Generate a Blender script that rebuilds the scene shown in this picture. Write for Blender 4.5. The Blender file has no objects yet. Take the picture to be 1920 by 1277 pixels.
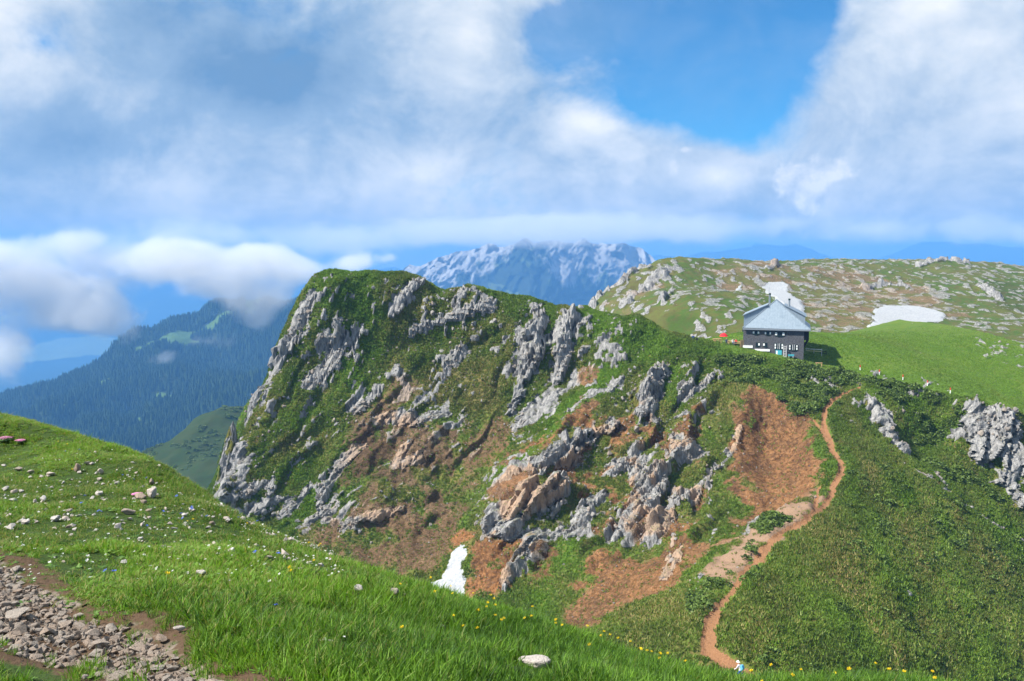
import bpy, math, random
import numpy as np
from mathutils import Vector, Matrix
R = math.radians
scene = bpy.context.scene
C = scene.collection

# ------------------------------------------------------------------ camera
PITCH = R(5.4); FPX = 1663.0
cam_d = bpy.data.cameras.new('camera'); cam_d.sensor_width = 36.0
cam_d.lens = FPX/1920*36; cam_d.clip_start = 0.1; cam_d.clip_end = 40000
cam = bpy.data.objects.new('camera', cam_d); C.objects.link(cam)
cam.location = (0, 0, 0); cam.rotation_euler = (R(90)-PITCH, 0, 0)
scene.camera = cam
# ------------------------------------------------------------------ light
SUN_EL = R(46); SUN_AZ = R(-103)          # azimuth from +Y, clockwise positive
to_sun = Vector((math.cos(SUN_EL)*math.sin(SUN_AZ), math.cos(SUN_EL)*math.cos(SUN_AZ), math.sin(SUN_EL)))
sun_d = bpy.data.lights.new('sun', 'SUN'); sun_d.energy = 5.0; sun_d.angle = R(0.53); sun_d.color = (1.0, 0.955, 0.87)
sun = bpy.data.objects.new('sun', sun_d); C.objects.link(sun)
sun.rotation_euler = to_sun.to_track_quat('Z', 'Y').to_euler()
scene.view_settings.view_transform = 'Standard'; scene.view_settings.look = 'None'
scene.view_settings.exposure = 1.1; scene.view_settings.gamma = 1.0; scene.view_settings.use_curve_mapping = False
scene.render.engine = 'CYCLES'
cy = scene.cycles
cy.use_denoising = True
try: cy.denoiser = 'OPENIMAGEDENOISE'
except Exception: pass
cy.max_bounces = 5; cy.diffuse_bounces = 2; cy.glossy_bounces = 2; cy.transmission_bounces = 2
cy.volume_bounces = 1; cy.transparent_max_bounces = 6
cy.caustics_reflective = False; cy.caustics_refractive = False
cy.sample_clamp_indirect = 4.0
cy.use_adaptive_sampling = True; cy.adaptive_threshold = 0.02

# ------------------------------------------------------------------ node helpers
class NT:
    def __init__(s, tree): s.t = tree; s.t.nodes.clear()
    def n(s, typ, ins=None, **props):
        nd = s.t.nodes.new(typ)
        for k, v in props.items(): setattr(nd, k, v)
        for k, v in (ins or {}).items(): s.put(nd.inputs[k], v)
        return nd
    def put(s, sock, v):
        if isinstance(v, bpy.types.NodeSocket): s.t.links.new(v, sock)
        elif isinstance(v, bpy.types.Node): s.t.links.new(v.outputs[0], sock)
        else:
            if hasattr(sock.default_value, '__len__'):
                v = list(v) if hasattr(v, '__len__') else [v]*len(sock.default_value)
                if len(sock.default_value) == 4 and len(v) == 3: v = v+[1]
            sock.default_value = v
    def m(s, op, a, b=None, c=None, clamp=False):
        nd = s.t.nodes.new('ShaderNodeMath'); nd.operation = op; nd.use_clamp = clamp
        s.put(nd.inputs[0], a)
        if b is not None: s.put(nd.inputs[1], b)
        if c is not None: s.put(nd.inputs[2], c)
        return nd.outputs[0]
    def v(s, op, a, b=None, sc=None):
        nd = s.t.nodes.new('ShaderNodeVectorMath'); nd.operation = op
        s.put(nd.inputs[0], a)
        if b is not None: s.put(nd.inputs[1], b)
        if sc is not None: s.put(nd.inputs['Scale'], sc)
        return nd.outputs['Value'] if op in ('DOT_PRODUCT', 'LENGTH', 'DISTANCE') else nd.outputs[0]
    def ss(s, val, lo, hi, a=0.0, b=1.0):
        nd = s.t.nodes.new('ShaderNodeMapRange'); nd.interpolation_type = 'SMOOTHSTEP'
        for k, x in (('Value', val), ('From Min', lo), ('From Max', hi), ('To Min', a), ('To Max', b)): s.put(nd.inputs[k], x)
        return nd.outputs[0]
    def mix(s, f, a, b, mode='MIX'):
        nd = s.t.nodes.new('ShaderNodeMix'); nd.data_type = 'RGBA'; nd.blend_type = mode
        s.put(nd.inputs[0], f); s.put(nd.inputs[6], a); s.put(nd.inputs[7], b)
        return nd.outputs[2]
    def noise(s, vec, scale, detail=4, rough=0.55, dist=0.0, col=False):
        nd = s.t.nodes.new('ShaderNodeTexNoise')
        s.put(nd.inputs['Vector'], vec); nd.inputs['Scale'].default_value = scale
        nd.inputs['Detail'].default_value = detail; nd.inputs['Roughness'].default_value = rough; nd.inputs['Distortion'].default_value = dist
        return nd.outputs[1 if col else 0]
    def blob(s, vec, cx, cyy, sx, sy):
        mp = s.t.nodes.new('ShaderNodeVectorMath'); mp.operation = 'MULTIPLY_ADD'
        s.put(mp.inputs[0], vec); mp.inputs[1].default_value = (1/sx, 1/sy, 1); mp.inputs[2].default_value = (-cx/sx, -cyy/sy, 0)
        g = s.t.nodes.new('ShaderNodeTexGradient'); g.gradient_type = 'QUADRATIC_SPHERE'
        s.t.links.new(mp.outputs[0], g.inputs[0])
        return g.outputs['Fac']

# ------------------------------------------------------------------ sky: clear Nishita sky with banks of cloud in it
world = bpy.data.worlds.new('World'); scene.world = world; world.use_nodes = True
W = NT(world.node_tree)
sky = W.n('ShaderNodeTexSky', sky_type='NISHITA', sun_disc=False)
sky.sun_elevation = SUN_EL; sky.sun_rotation = SUN_AZ; sky.altitude = 2000; sky.air_density = 1.0; sky.dust_density = 0.3; sky.ozone_density = 3.0
tc = W.n('ShaderNodeTexCoord')
d = W.v('NORMALIZE', tc.outputs['Generated'])
sx = W.n('ShaderNodeSeparateXYZ', {0: d})
az = W.m('ARCTAN2', sx.outputs[0], sx.outputs[1]); el = W.m('ARCSINE', sx.outputs[2])
P2 = W.n('ShaderNodeCombineXYZ', {0: az, 1: el, 2: 0.0}).outputs[0]
def bl(px, py, rx, ry): return W.blob(P2, (px-960)/FPX, (481-py)/FPX, rx/FPX, ry/FPX)
def total(base, items):
    acc = base
    for wgt, args in items: acc = W.m('MULTIPLY_ADD', bl(*args), wgt, acc)
    return acc
dq = W.v('MULTIPLY', d, (1, 1, 1.35))
warp = W.noise(dq, 5.0, 1, 0.5, col=True)
dw = W.v('ADD', dq, W.v('SCALE', W.v('SUBTRACT', warp, (0.5, 0.5, 0.5)), sc=0.10))
to_l = Vector((-0.035, 0.0, 0.04))
nA = W.noise(dw, 3.6, 6, 0.56); nB = W.noise(W.v("ADD", dw, tuple(to_l)), 3.6, 5, 0.56)
nF = W.noise(dw, 11.0, 5, 0.62); nG = W.noise(W.v("ADD", dw, (-0.012, 0, 0.016)), 11.0, 5, 0.62)
COVER = [(-1.5, (1290, 20, 350, 280)), (-1.3, (1370, 190, 200, 180)), (-1.0, (1040, 80, 140, 130)), (-0.9, (1230, 190, 160, 100)), (-0.8, (1480, 60, 120, 160)), (-1.1, (1895, 20, 110, 80)),
         (-0.4, (170, 140, 80, 60)), (1.2, (1080, 300, 150, 110)), (1.4, (1330, 355, 105, 90)), (1.0, (1190, 390, 200, 110)), (1.3, (1740, 140, 230, 280)), (1.0, (1560, 430, 220, 130)),
         (0.9, (790, 180, 230, 260)), (0.6, (300, 300, 600, 300))]
cov = total(0.55, COVER)
dens = W.ss(W.m('ADD', W.m('ADD', cov, W.m('MULTIPLY', W.m('SUBTRACT', nA, 0.5), 1.5)), W.m('MULTIPLY', W.m('SUBTRACT', nF, 0.5), 0.7)), 0.02, 0.58)
# crisper cumulus heads at the edge of the gap
fcM = total(0.0, [(1.0, (1085, 262, 105, 85)), (1.0, (1155, 300, 90, 75)), (.9, (1030, 250, 70, 70)), (.8, (1330, 350, 85, 75)), (.7, (1640, 130, 120, 120)), (.7, (1560, 250, 90, 100)), (.6, (900, 90, 80, 110))])
nE = W.noise(dw, 17.0, 5, 0.55); fc_ = W.ss(W.m('ADD', fcM, W.m('MULTIPLY', W.m('SUBTRACT', nE, 0.5), 1.0)), 0.16, 0.38)
fc_ = W.m('MULTIPLY', fc_, W.ss(fcM, .01, .10))
veil = W.ss(nB, .40, .72, .04, .42)
dens = W.m('MAXIMUM', W.m('MAXIMUM', dens, fc_), veil)
LIGHT = [(-0.75, (540, 160, 400, 240)), (-0.40, (330, 60, 260, 160)), (-0.50, (200, 290, 260, 150)), (-0.22, (90, 420, 300, 160)), (0.34, (800, 340, 260, 130)), (0.46, (1100, 240, 130, 90)),
         (0.30, (870, 90, 120, 150)), (0.24, (330, 360, 180, 80)), (0.30, (110, 110, 150, 130)), (0.36, (1330, 340, 110, 70)), (0.36, (1690, 80, 180, 130)), (0.28, (1830, 240, 130, 200)),
         (-0.08, (1130, 450, 300, 60)), (-0.05, (1560, 450, 330, 70)), (0.16, (700, 430, 900, 70)), (-0.14, (1540, 260, 120, 110)), (-0.06, (300, 490, 400, 70)), (-0.08, (690, 450, 240, 50))]
lit = total(0.55, LIGHT)
lit = W.m('ADD', lit, W.m('MULTIPLY', W.m('SUBTRACT', nA, nB), 1.15))
lit = W.m('ADD', lit, W.m('MULTIPLY', W.m('SUBTRACT', nF, nG), .62))
lit = W.m('ADD', lit, W.m('MULTIPLY', W.m('MULTIPLY', W.m('SUBTRACT', nE, .42), fc_), .5), clamp=True)
ramp = W.n('ShaderNodeValToRGB', {0: lit})
cr = ramp.color_ramp
cr.elements[0].position = 0.0; cr.elements[0].color = (0.16, 0.30, 0.50, 1)
cr.elements[1].position = 1.0; cr.elements[1].color = (0.90, 0.915, 0.93, 1)
e = cr.elements.new(0.35); e.color = (0.30, 0.44, 0.62, 1)
e = cr.elements.new(0.68); e.color = (0.61, 0.69, 0.785, 1)
# small bright far cumulus in the gap
cuM = total(0.0, [(1.0, (1458, 345, 62, 55)), (1.0, (1525, 330, 95, 44)), (0.9, (1500, 385, 75, 55)), (0.8, (1256, 322, 20, 36)), (0.8, (1275, 289, 30, 14))])
nC = W.noise(d, 38.0, 5, 0.6); nD = W.noise(W.v('ADD', d, (-0.006, 0, 0.009)), 38.0, 4, 0.6)
cu = W.ss(W.m('ADD', cuM, W.m('MULTIPLY', W.m('SUBTRACT', nC, 0.5), 1.1)), 0.16, 0.50)
cu = W.m('MULTIPLY', cu, W.ss(cuM, .01, .10))
cul = W.m('ADD', 0.72, W.m('MULTIPLY', W.m('SUBTRACT', nC, nD), 2.2), clamp=True)
cuc = W.mix(cul, (0.40, 0.52, 0.68), (0.95, 0.95, 0.95))
skys = W.v('MULTIPLY', sky.outputs[0], (0.026, 0.100, 0.135))
c1 = W.mix(W.m('MULTIPLY', cu, W.m('SUBTRACT', 1.0, W.m('MULTIPLY', dens, 0.3))), W.mix(dens, skys, ramp.outputs[0]), cuc)
c1 = W.mix(W.ss(sx.outputs[2], -.06, -.012), (.10, .20, .34), c1)
bg = W.n('ShaderNodeBackground', {'Color': c1, 'Strength': 0.54})
wo = W.n('ShaderNodeOutputWorld', {'Surface': bg.outputs[0]})
world.cycles.sampling_method = 'MANUAL'; world.cycles.sample_map_resolution = 512
# ------------------------------------------------------------------ numpy helpers
rng = np.random.default_rng(7); random.seed(7)
cp_, sp_ = math.cos(PITCH), math.sin(PITCH)
def unproj(px, py, Y):
    """world point seen at photo pixel (1920 wide) at forward distance Y"""
    px = np.asarray(px, float); py = np.asarray(py, float); Y = np.asarray(Y, float)
    cx = (px-960)/FPX; c = -(py-638.5)/FPX
    dx, dy, dz = cx, cp_+c*sp_, -sp_+c*cp_
    return np.stack([dx/dy*Y, Y+0*dx, dz/dy*Y], -1)
def proj(P):
    dep = P[..., 1]*cp_-P[..., 2]*sp_
    dep = np.where(dep < 0.01, 0.01, dep)
    return 960+FPX*P[..., 0]/dep, 638.5-FPX*(P[..., 1]*sp_+P[..., 2]*cp_)/dep, dep
def _h(ix, iy, iz, seed):
    h = (ix.astype(np.uint32)*np.uint32(374761393)) ^ (iy.astype(np.uint32)*np.uint32(668265263)) ^ (iz.astype(np.uint32)*np.uint32(2147483647)) ^ np.uint32((seed*974711+12345) & 0xffffffff)
    h = (h ^ (h >> np.uint32(13)))*np.uint32(1274126177)
    h = (h ^ (h >> np.uint32(16)))*np.uint32(2246822519)
    return ((h ^ (h >> np.uint32(15))) & np.uint32(0xffffff)).astype(np.float32)/np.float32(0xffffff)
def vnoise(x, y, seed=0):
    x = np.asarray(x, np.float32); y = np.asarray(y, np.float32)
    ix = np.floor(x).astype(np.int64); iy = np.floor(y).astype(np.int64)
    fx = x-ix; fy = y-iy; fx = fx*fx*fx*(fx*(fx*6-15)+10); fy = fy*fy*fy*(fy*(fy*6-15)+10)
    z = np.zeros_like(ix)
    a = _h(ix, iy, z, seed); b = _h(ix+1, iy, z, seed); c = _h(ix, iy+1, z, seed); dd = _h(ix+1, iy+1, z, seed)
    return (a*(1-fx)+b*fx)*(1-fy)+(c*(1-fx)+dd*fx)*fy
def fbm(x, y, octv=5, seed=0, rough=0.5):
    s = 0; a = 1.0; t = 0; f = 1.0; cr_, sr_ = math.cos(0.6), math.sin(0.6)
    for o in range(octv):
        s = s+a*vnoise(x*f, y*f, seed+o*17); t += a; a *= rough; f *= 2.03
        x, y = x*cr_-y*sr_, x*sr_+y*cr_
    return s/t
def worley(x, y, seed=0):
    """nearest-cell random value, tilted facet height and F2-F1 edge distance"""
    x = np.asarray(x, np.float32); y = np.asarray(y, np.float32)
    ix = np.floor(x).astype(np.int64); iy = np.floor(y).astype(np.int64); z = np.zeros_like(ix)
    f1 = np.full(x.shape, 9.0, np.float32); f2 = f1.copy(); val = np.zeros_like(f1); fac = np.zeros_like(f1)
    for dx in (-1, 0, 1):
        for dy in (-1, 0, 1):
            jx, jy = ix+dx, iy+dy
            cx = jx+_h(jx, jy, z, seed); cyy = jy+_h(jx, jy, z+1, seed)
            rx, ry = x-cx, y-cyy
            dd = np.sqrt(rx*rx+ry*ry)
            v = _h(jx, jy, z+2, seed); g = (_h(jx, jy, z+3, seed)-0.5)*rx*1.6+(_h(jx, jy, z+4, seed)-0.5)*ry*1.6
            near = dd < f1
            f2 = np.where(near, f1, np.minimum(f2, dd)); f1 = np.where(near, dd, f1)
            val = np.where(near, v, val); fac = np.where(near, v+g, fac)
    return val, fac, f2-f1
def sstep(x, a, b):
    t = np.clip((x-a)/(b-a), 0, 1); return t*t*(3-2*t)
def rbf_fit(X, w, c):
    n = len(X); D = np.sqrt(((X[:, None]-X[None])**2).sum(-1)+c*c)
    A = np.zeros((n+3, n+3)); A[:n, :n] = D+np.eye(n)*1e-6; A[:n, n] = 1; A[:n, n+1:] = X
    A[n, :n] = 1; A[n+1:, :n] = X.T
    s = np.linalg.solve(A, np.concatenate([w, np.zeros(3)]))
    return X, s, c
def rbf_eval(fit, Q):
    X, s, c = fit; n = len(X); out = np.empty(len(Q))
    for i in range(0, len(Q), 20000):
        q = Q[i:i+20000]
        D = np.sqrt(((q[:, None]-X[None])**2).sum(-1)+c*c)
        out[i:i+20000] = D@s[:n]+s[n]+q@s[n+1:]
    return out
def in_poly(x, y, poly):
    poly = np.asarray(poly, float); r = np.zeros(x.shape, bool); n = len(poly)
    for i in range(n):
        x0, y0 = poly[i]; x1, y1 = poly[(i+1) % n]
        if y0 == y1: continue
        c = (y0 > y) != (y1 > y)
        r ^= c & (x < (x1-x0)*(y-y0)/(y1-y0)+x0)
    return r
def poly_sd(x, y, poly):
    """signed distance, positive inside"""
    poly = np.asarray(poly, float); n = len(poly); dm = np.full(x.shape, 1e9)
    for i in range(n):
        a, b = poly[i], poly[(i+1) % n]; ab = b-a; L = (ab@ab)+1e-9
        t = np.clip(((x-a[0])*ab[0]+(y-a[1])*ab[1])/L, 0, 1)
        dm = np.minimum(dm, np.hypot(x-a[0]-t*ab[0], y-a[1]-t*ab[1]))
    return np.where(in_poly(x, y, poly), dm, -dm)

# ------------------------------------------------------------------ object helpers
def link(o, parent=None, label=None, cat=None, group=None, kind=None):
    if not o.users_collection: C.objects.link(o)
    if parent is not None: o.parent = parent
    if label: o['label'] = label
    if cat: o['category'] = cat
    if group: o['group'] = group
    if kind: o['kind'] = kind
    return o
def empty(name, loc=(0, 0, 0), rot=(0, 0, 0), **kw):
    o = bpy.data.objects.new(name, None); o.empty_display_size = 0.3
    o.location = loc; o.rotation_euler = rot
    return link(o, **kw)
def mesh_np(name, V, F, mat=None, attrs=None, smooth=True, normals=None, mats=None):
    """V (n,3); F (m,3|4) int array"""
    me = bpy.data.meshes.new(name); V = np.ascontiguousarray(V, np.float32); F = np.asarray(F, np.int32)
    k = F.shape[1]
    me.vertices.add(len(V)); me.vertices.foreach_set('co', V.ravel())
    me.loops.add(F.size); me.loops.foreach_set('vertex_index', F.ravel())
    me.polygons.add(len(F)); me.polygons.foreach_set('loop_start', np.arange(0, F.size, k, dtype=np.int32))
    me.polygons.foreach_set('loop_total', np.full(len(F), k, np.int32))
    me.polygons.foreach_set('use_smooth', np.full(len(F), smooth, bool))
    me.update(calc_edges=True)
    for nm, arr in (attrs or {}).items():
        arr = np.asarray(arr, np.float32)
        if arr.ndim == 2:
            at = me.attributes.new(nm, 'FLOAT_COLOR', 'POINT'); at.data.foreach_set('color', np.ascontiguousarray(arr).ravel())
        else:
            at = me.attributes.new(nm, 'FLOAT', 'POINT'); at.data.foreach_set('value', arr)
    if normals is not None: me.normals_split_custom_set_from_vertices(normals.astype(np.float32).tolist())
    if mat: me.materials.append(mat)
    return me
def obj(name, me, parent=None, **kw):
    return link(bpy.data.objects.new(name, me), parent, **kw)
def grid_faces(nu, nv):
    i = np.arange(nu*nv).reshape(nv, nu)
    return np.stack([i[:-1, :-1], i[:-1, 1:], i[1:, 1:], i[1:, :-1]], -1).reshape(-1, 4)
def grid_normals(Pg):
    du = np.gradient(Pg, axis=1); dv = np.gradient(Pg, axis=0)
    n = np.cross(du, dv); return n/(np.linalg.norm(n, axis=-1, keepdims=True)+1e-9)
def sub_mesh(name, V, F, sel, attrs, normals, mat, smooth=True):
    f = F[sel]; u, inv = np.unique(f, return_inverse=True)
    return mesh_np(name, V[u], inv.reshape(f.shape), mat, {k: a[u] for k, a in attrs.items()}, smooth, normals[u] if normals is not None else None)
# boxes and tubes collected into one mesh
class MB:
    def __init__(s): s.v = []; s.f = []
    def add(s, vs, fs):
        b = len(s.v); s.v += [tuple(p) for p in vs]; s.f += [[i+b for i in q] for q in fs]; return s
    def box(s, x0, x1, y0, y1, z0, z1):
        vs = [(x, y, z) for z in (z0, z1) for y in (y0, y1) for x in (x0, x1)]
        return s.add(vs, [(0, 2, 3, 1), (4, 5, 7, 6), (0, 1, 5, 4), (2, 6, 7, 3), (0, 4, 6, 2), (1, 3, 7, 5)])
    def bar(s, a, b, w, t=None, n=4):
        a = Vector(a); b = Vector(b); d = (b-a).normalized(); t = t or w
        up = Vector((0, 0, 1)) if abs(d.z) < 0.9 else Vector((0, 1, 0))
        x = d.cross(up).normalized(); y = x.cross(d)
        vs = []
        for p in (a, b):
            for k in range(n):
                an = 2*math.pi*(k+0.5)/n; q = 0.7071 if n == 4 else 0.5
                vs.append(p+x*math.cos(an)*w*q+y*math.sin(an)*t*q)
        fs = [[k, (k+1) % n, n+(k+1) % n, n+k] for k in range(n)]+[list(range(n))[::-1], list(range(n, 2*n))]
        return s.add(vs, fs)
    def build(s, name, mat, parent=None, smooth=False, **kw):
        me = bpy.data.meshes.new(name); me.from_pydata(s.v, [], s.f); me.validate(); me.update()
        me.materials.append(mat)
        if smooth: me.polygons.foreach_set('use_smooth', [True]*len(me.polygons))
        return obj(name, me, parent, **kw)
def material(name):
    m = bpy.data.materials.new(name); m.use_nodes = True
    return m, NT(m.node_tree)
def finish(T, col, rough=0.9, bump=None, bstr=0.4, bdist=0.1, spec=0.2, metal=0.0, **ins):
    b = T.n('ShaderNodeBsdfPrincipled', {'Base Color': col, 'Roughness': rough, 'Specular IOR Level': spec, 'Metallic': metal, **ins})
    if bump is not None:
        bp = T.n('ShaderNodeBump', {'Strength': bstr, 'Distance': bdist, 'Height': bump})
        T.put(b.inputs['Normal'], bp.outputs[0])
    T.n('ShaderNodeOutputMaterial', {'Surface': b.outputs[0]})
    return b
def simple(name, col, rough=0.8, var=0.25, scale=4.0, spec=0.2, metal=0.0, bstr=0.0, **ins):
    m, T = material(name); tc = T.n('ShaderNodeTexCoord'); p = tc.outputs['Object']
    n = T.noise(p, scale, 5, 0.6)
    c = T.mix(n, tuple(x*(1-var) for x in col), tuple(min(1, x*(1+var)) for x in col))
    finish(T, c, rough, n if bstr else None, bstr, 0.05, spec, metal, **ins); return m
# scatter of instanced geometry over points ("stuff")
def scatter(name, pts, rot, scl, idx, srcs, tone=None, **kw):
    me = bpy.data.meshes.new(name); pts = np.ascontiguousarray(pts, np.float32); n = len(pts)
    me.vertices.add(n); me.vertices.foreach_set('co', pts.ravel())
    a = me.attributes.new('rot', 'FLOAT_VECTOR', 'POINT'); a.data.foreach_set('vector', np.ascontiguousarray(rot, np.float32).ravel())
    a = me.attributes.new('scl', 'FLOAT_VECTOR', 'POINT'); a.data.foreach_set('vector', np.ascontiguousarray(scl, np.float32).ravel())
    a = me.attributes.new('idx', 'INT', 'POINT'); a.data.foreach_set('value', np.ascontiguousarray(idx, np.int32))
    a = me.attributes.new('tone', 'FLOAT_VECTOR', 'POINT'); a.data.foreach_set('vector', np.ascontiguousarray(tone if tone is not None else np.zeros((n, 3)), np.float32).ravel())
    o = obj(name, me, **kw)
    ng = bpy.data.node_groups.new(name+'_nodes', 'GeometryNodeTree')
    ng.interface.new_socket('Geometry', in_out='INPUT', socket_type='NodeSocketGeometry')
    ng.interface.new_socket('Geometry', in_out='OUTPUT', socket_type='NodeSocketGeometry')
    gi = ng.nodes.new('NodeGroupInput'); go = ng.nodes.new('NodeGroupOutput')
    iop = ng.nodes.new('GeometryNodeInstanceOnPoints'); jn = ng.nodes.new('GeometryNodeJoinGeometry')
    for s in reversed(srcs):
        oi = ng.nodes.new('GeometryNodeObjectInfo'); oi.inputs['Object'].default_value = s; oi.inputs['As Instance'].default_value = True
        ng.links.new(oi.outputs['Geometry'], jn.inputs[0])
    def at(nm, t):
        q = ng.nodes.new('GeometryNodeInputNamedAttribute'); q.data_type = t; q.inputs['Name'].default_value = nm; return q.outputs[0]
    e2r = ng.nodes.new('FunctionNodeEulerToRotation')
    ng.links.new(at('rot', 'FLOAT_VECTOR'), e2r.inputs[0])
    ng.links.new(gi.outputs[0], iop.inputs['Points']); ng.links.new(jn.outputs[0], iop.inputs['Instance'])
    iop.inputs['Pick Instance'].default_value = True
    ng.links.new(at('idx', 'INT'), iop.inputs['Instance Index'])
    ng.links.new(e2r.outputs[0], iop.inputs['Rotation']); ng.links.new(at('scl', 'FLOAT_VECTOR'), iop.inputs['Scale'])
    ng.links.new(iop.outputs[0], go.inputs[0])
    md = o.modifiers.new('scatter', 'NODES'); md.node_group = ng
    return o
def src(name, me): return bpy.data.objects.new(name, me)     # source mesh for scatters, not in the scene itself
# ------------------------------------------------------------------ the massif: one surface over a tilted plane
TH = R(38); ct, st = math.cos(TH), math.sin(TH); ORG = np.array([0.0, 150.0, -30.0])
def to_uvw(P):
    q = P-ORG; return np.stack([q[..., 0], q[..., 1]*ct+q[..., 2]*st, -q[..., 1]*st+q[..., 2]*ct], -1)
def from_uvw(q):
    u, v, w = q[..., 0], q[..., 1], q[..., 2]
    return np.stack([u, v*ct-w*st, v*st+w*ct], -1)+ORG
CP = """590 520 190;620 511 193;690 514 196;780 521 197;880 538 196;1000 560 194;1100 575 191;1200 597 188;1300 632 184;1395 654 181
560 560 187;522 650 181;490 740 175;450 840 168;412 925 162
600 650 182;700 650 184;800 650 186;900 650 186;1000 650 182;1100 650 182;1200 650 181
570 750 175;700 750 177;800 750 178;900 750 178;1000 750 175;1060 720 177;1150 718 172;1090 780 164;1200 740 170;1300 740 169
500 850 168;600 850 169;700 850 169;800 850 169;900 850 169;950 820 171;1022 848 156;1110 870 155.5;1200 850 157;1300 850 155
500 950 162;600 950 161;700 950 160;800 950 160;880 940 160;960 908 150;922 962 146;1000 960 143.5;1050 930 147;1100 950 146;1200 950 144;1300 950 142
600 1040 153;700 1050 151;800 1050 148;850 1010 152;900 1050 140;1000 1050 137;1100 1050 131;1200 1050 126;1280 1050 122
800 1100 140;850 1110 136;1000 1130 128;1080 1165 118;1200 1130 110;1150 1180 102;1250 1180 92;1300 1240 84
700 1200 130;900 1250 115;500 1100 150;1100 1290 92;1250 1400 75;450 1000 158
1400 755 162;1450 850 149;1500 800 155;1400 870 148;1380 960 136;1480 930 133;1340 1030 121;1350 700 174;1430 700 172
1400 1265 80;1330 1200 86;1340 1150 91;1400 1080 100;1450 1010 110;1530 965 119;1575 890 133;1550 820 146;1540 760 158;1600 728 165;1520 700 172
1900 1260 100;1900 1110 122;1700 1150 102;1550 1150 93;1700 1260 88;1550 1255 83;1700 1000 124;1650 930 131;1800 1050 122;1800 960 136;1900 1010 138
1640 752 160;1640 800 153;1680 850 147;1730 860 152;1760 820 157;1740 900 141
1820 750 155;1800 820 152;1850 890 147;1910 790 150;1910 950 143
1620 705 168;1700 722 163;1760 735 160;1850 752 156;1920 775 152
1505 668 180;1560 690 178;1450 640 190;1600 640 205;1700 640 212;1800 660 200;1900 680 190;1550 625 232;1620 622 250;1660 615 262;1760 592 290;1840 589 296;1915 588 300;1900 720 170;1480 622 240;1420 618 235;1380 626 215;1700 604 275;1560 626 240""".replace('\n', ';')
pts = np.array([[float(t) for t in s.split()] for s in CP.split(';')])
W0 = unproj(pts[:, 0], pts[:, 1], pts[:, 2])
extra = []
for (px, py, Y) in [(590, 520, 190), (690, 514, 196), (780, 521, 197), (880, 538, 196), (1000, 560, 194), (1100, 575, 191), (1200, 597, 188), (1300, 632, 186)]:
    p = unproj(px, py, Y); extra += [p+[.5, 7, -1.2], p+[1, 22, -8]]          # the back of the crest falls away
for (px, py, Y) in [(575, 540, 189), (522, 650, 181), (490, 740, 175), (450, 840, 168), (412, 925, 162)]:
    p = unproj(px, py, Y); extra += [p+[-3.5, 5, -7], p+[-13, 13, -24]]       # the left edge of the cliff
p = unproj(412, 925, 162); extra += [p+[-6, -6, -20], p+[4, -10, -12], p+[-20, -10, -40]]
extra += [[34, 78, -45], [60, 90, -56], [85, 110, -60], [100, 130, -56], [110, 150, -48], [120, 150, -30], [120, 180, -24], [130, 230, -20], [130, 290, -18], [60, 70, -58],
          [-30, 120, -72], [0, 85, -62], [-70, 130, -85], [60, 300, -33], [100, 330, -36], [130, 340, -36], [80, 290, -30], [170, 350, -38], [-10, 225, -28], [25, 230, -26], [20, 300, -28], [-75, 220, -55]]
W0 = np.vstack([W0, np.array(extra)])
q0 = to_uvw(W0)
fit = rbf_fit(q0[:, :2], q0[:, 2], 0.7)
uu = np.arange(-74, 124, 0.34)
vv = np.concatenate([np.arange(-82, 2, 0.34), np.arange(2, 22, 0.42), np.arange(22, 112, 1.0)])
U, V = np.meshgrid(uu, vv); nv, nu = U.shape
Wb = rbf_eval(fit, np.stack([U.ravel(), V.ravel()], -1)).reshape(U.shape)
base = from_uvw(np.stack([U, V, Wb], -1))
PX, PY, DEP = proj(base)
# visible vertex at a photo pixel, used to turn traced places into places on the ground
_fx, _fy, _fd = PX.ravel(), PY.ravel(), DEP.ravel()
def ground_at(px, py):
    dd = np.hypot(_fx-px, _fy-py)
    for r in (3.5, 7, 14, 40):
        c = np.nonzero(dd < r)[0]
        if len(c): break
    if not len(c): c = np.array([dd.argmin()])
    near = _fd[c].min(); c = c[_fd[c] < near+4.0]
    return c[dd[c].argmin()]
def uv_at(px, py):
    k = ground_at(px, py); return U.ravel()[k], V.ravel()[k], _fd[k]
dU = 0.34
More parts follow.
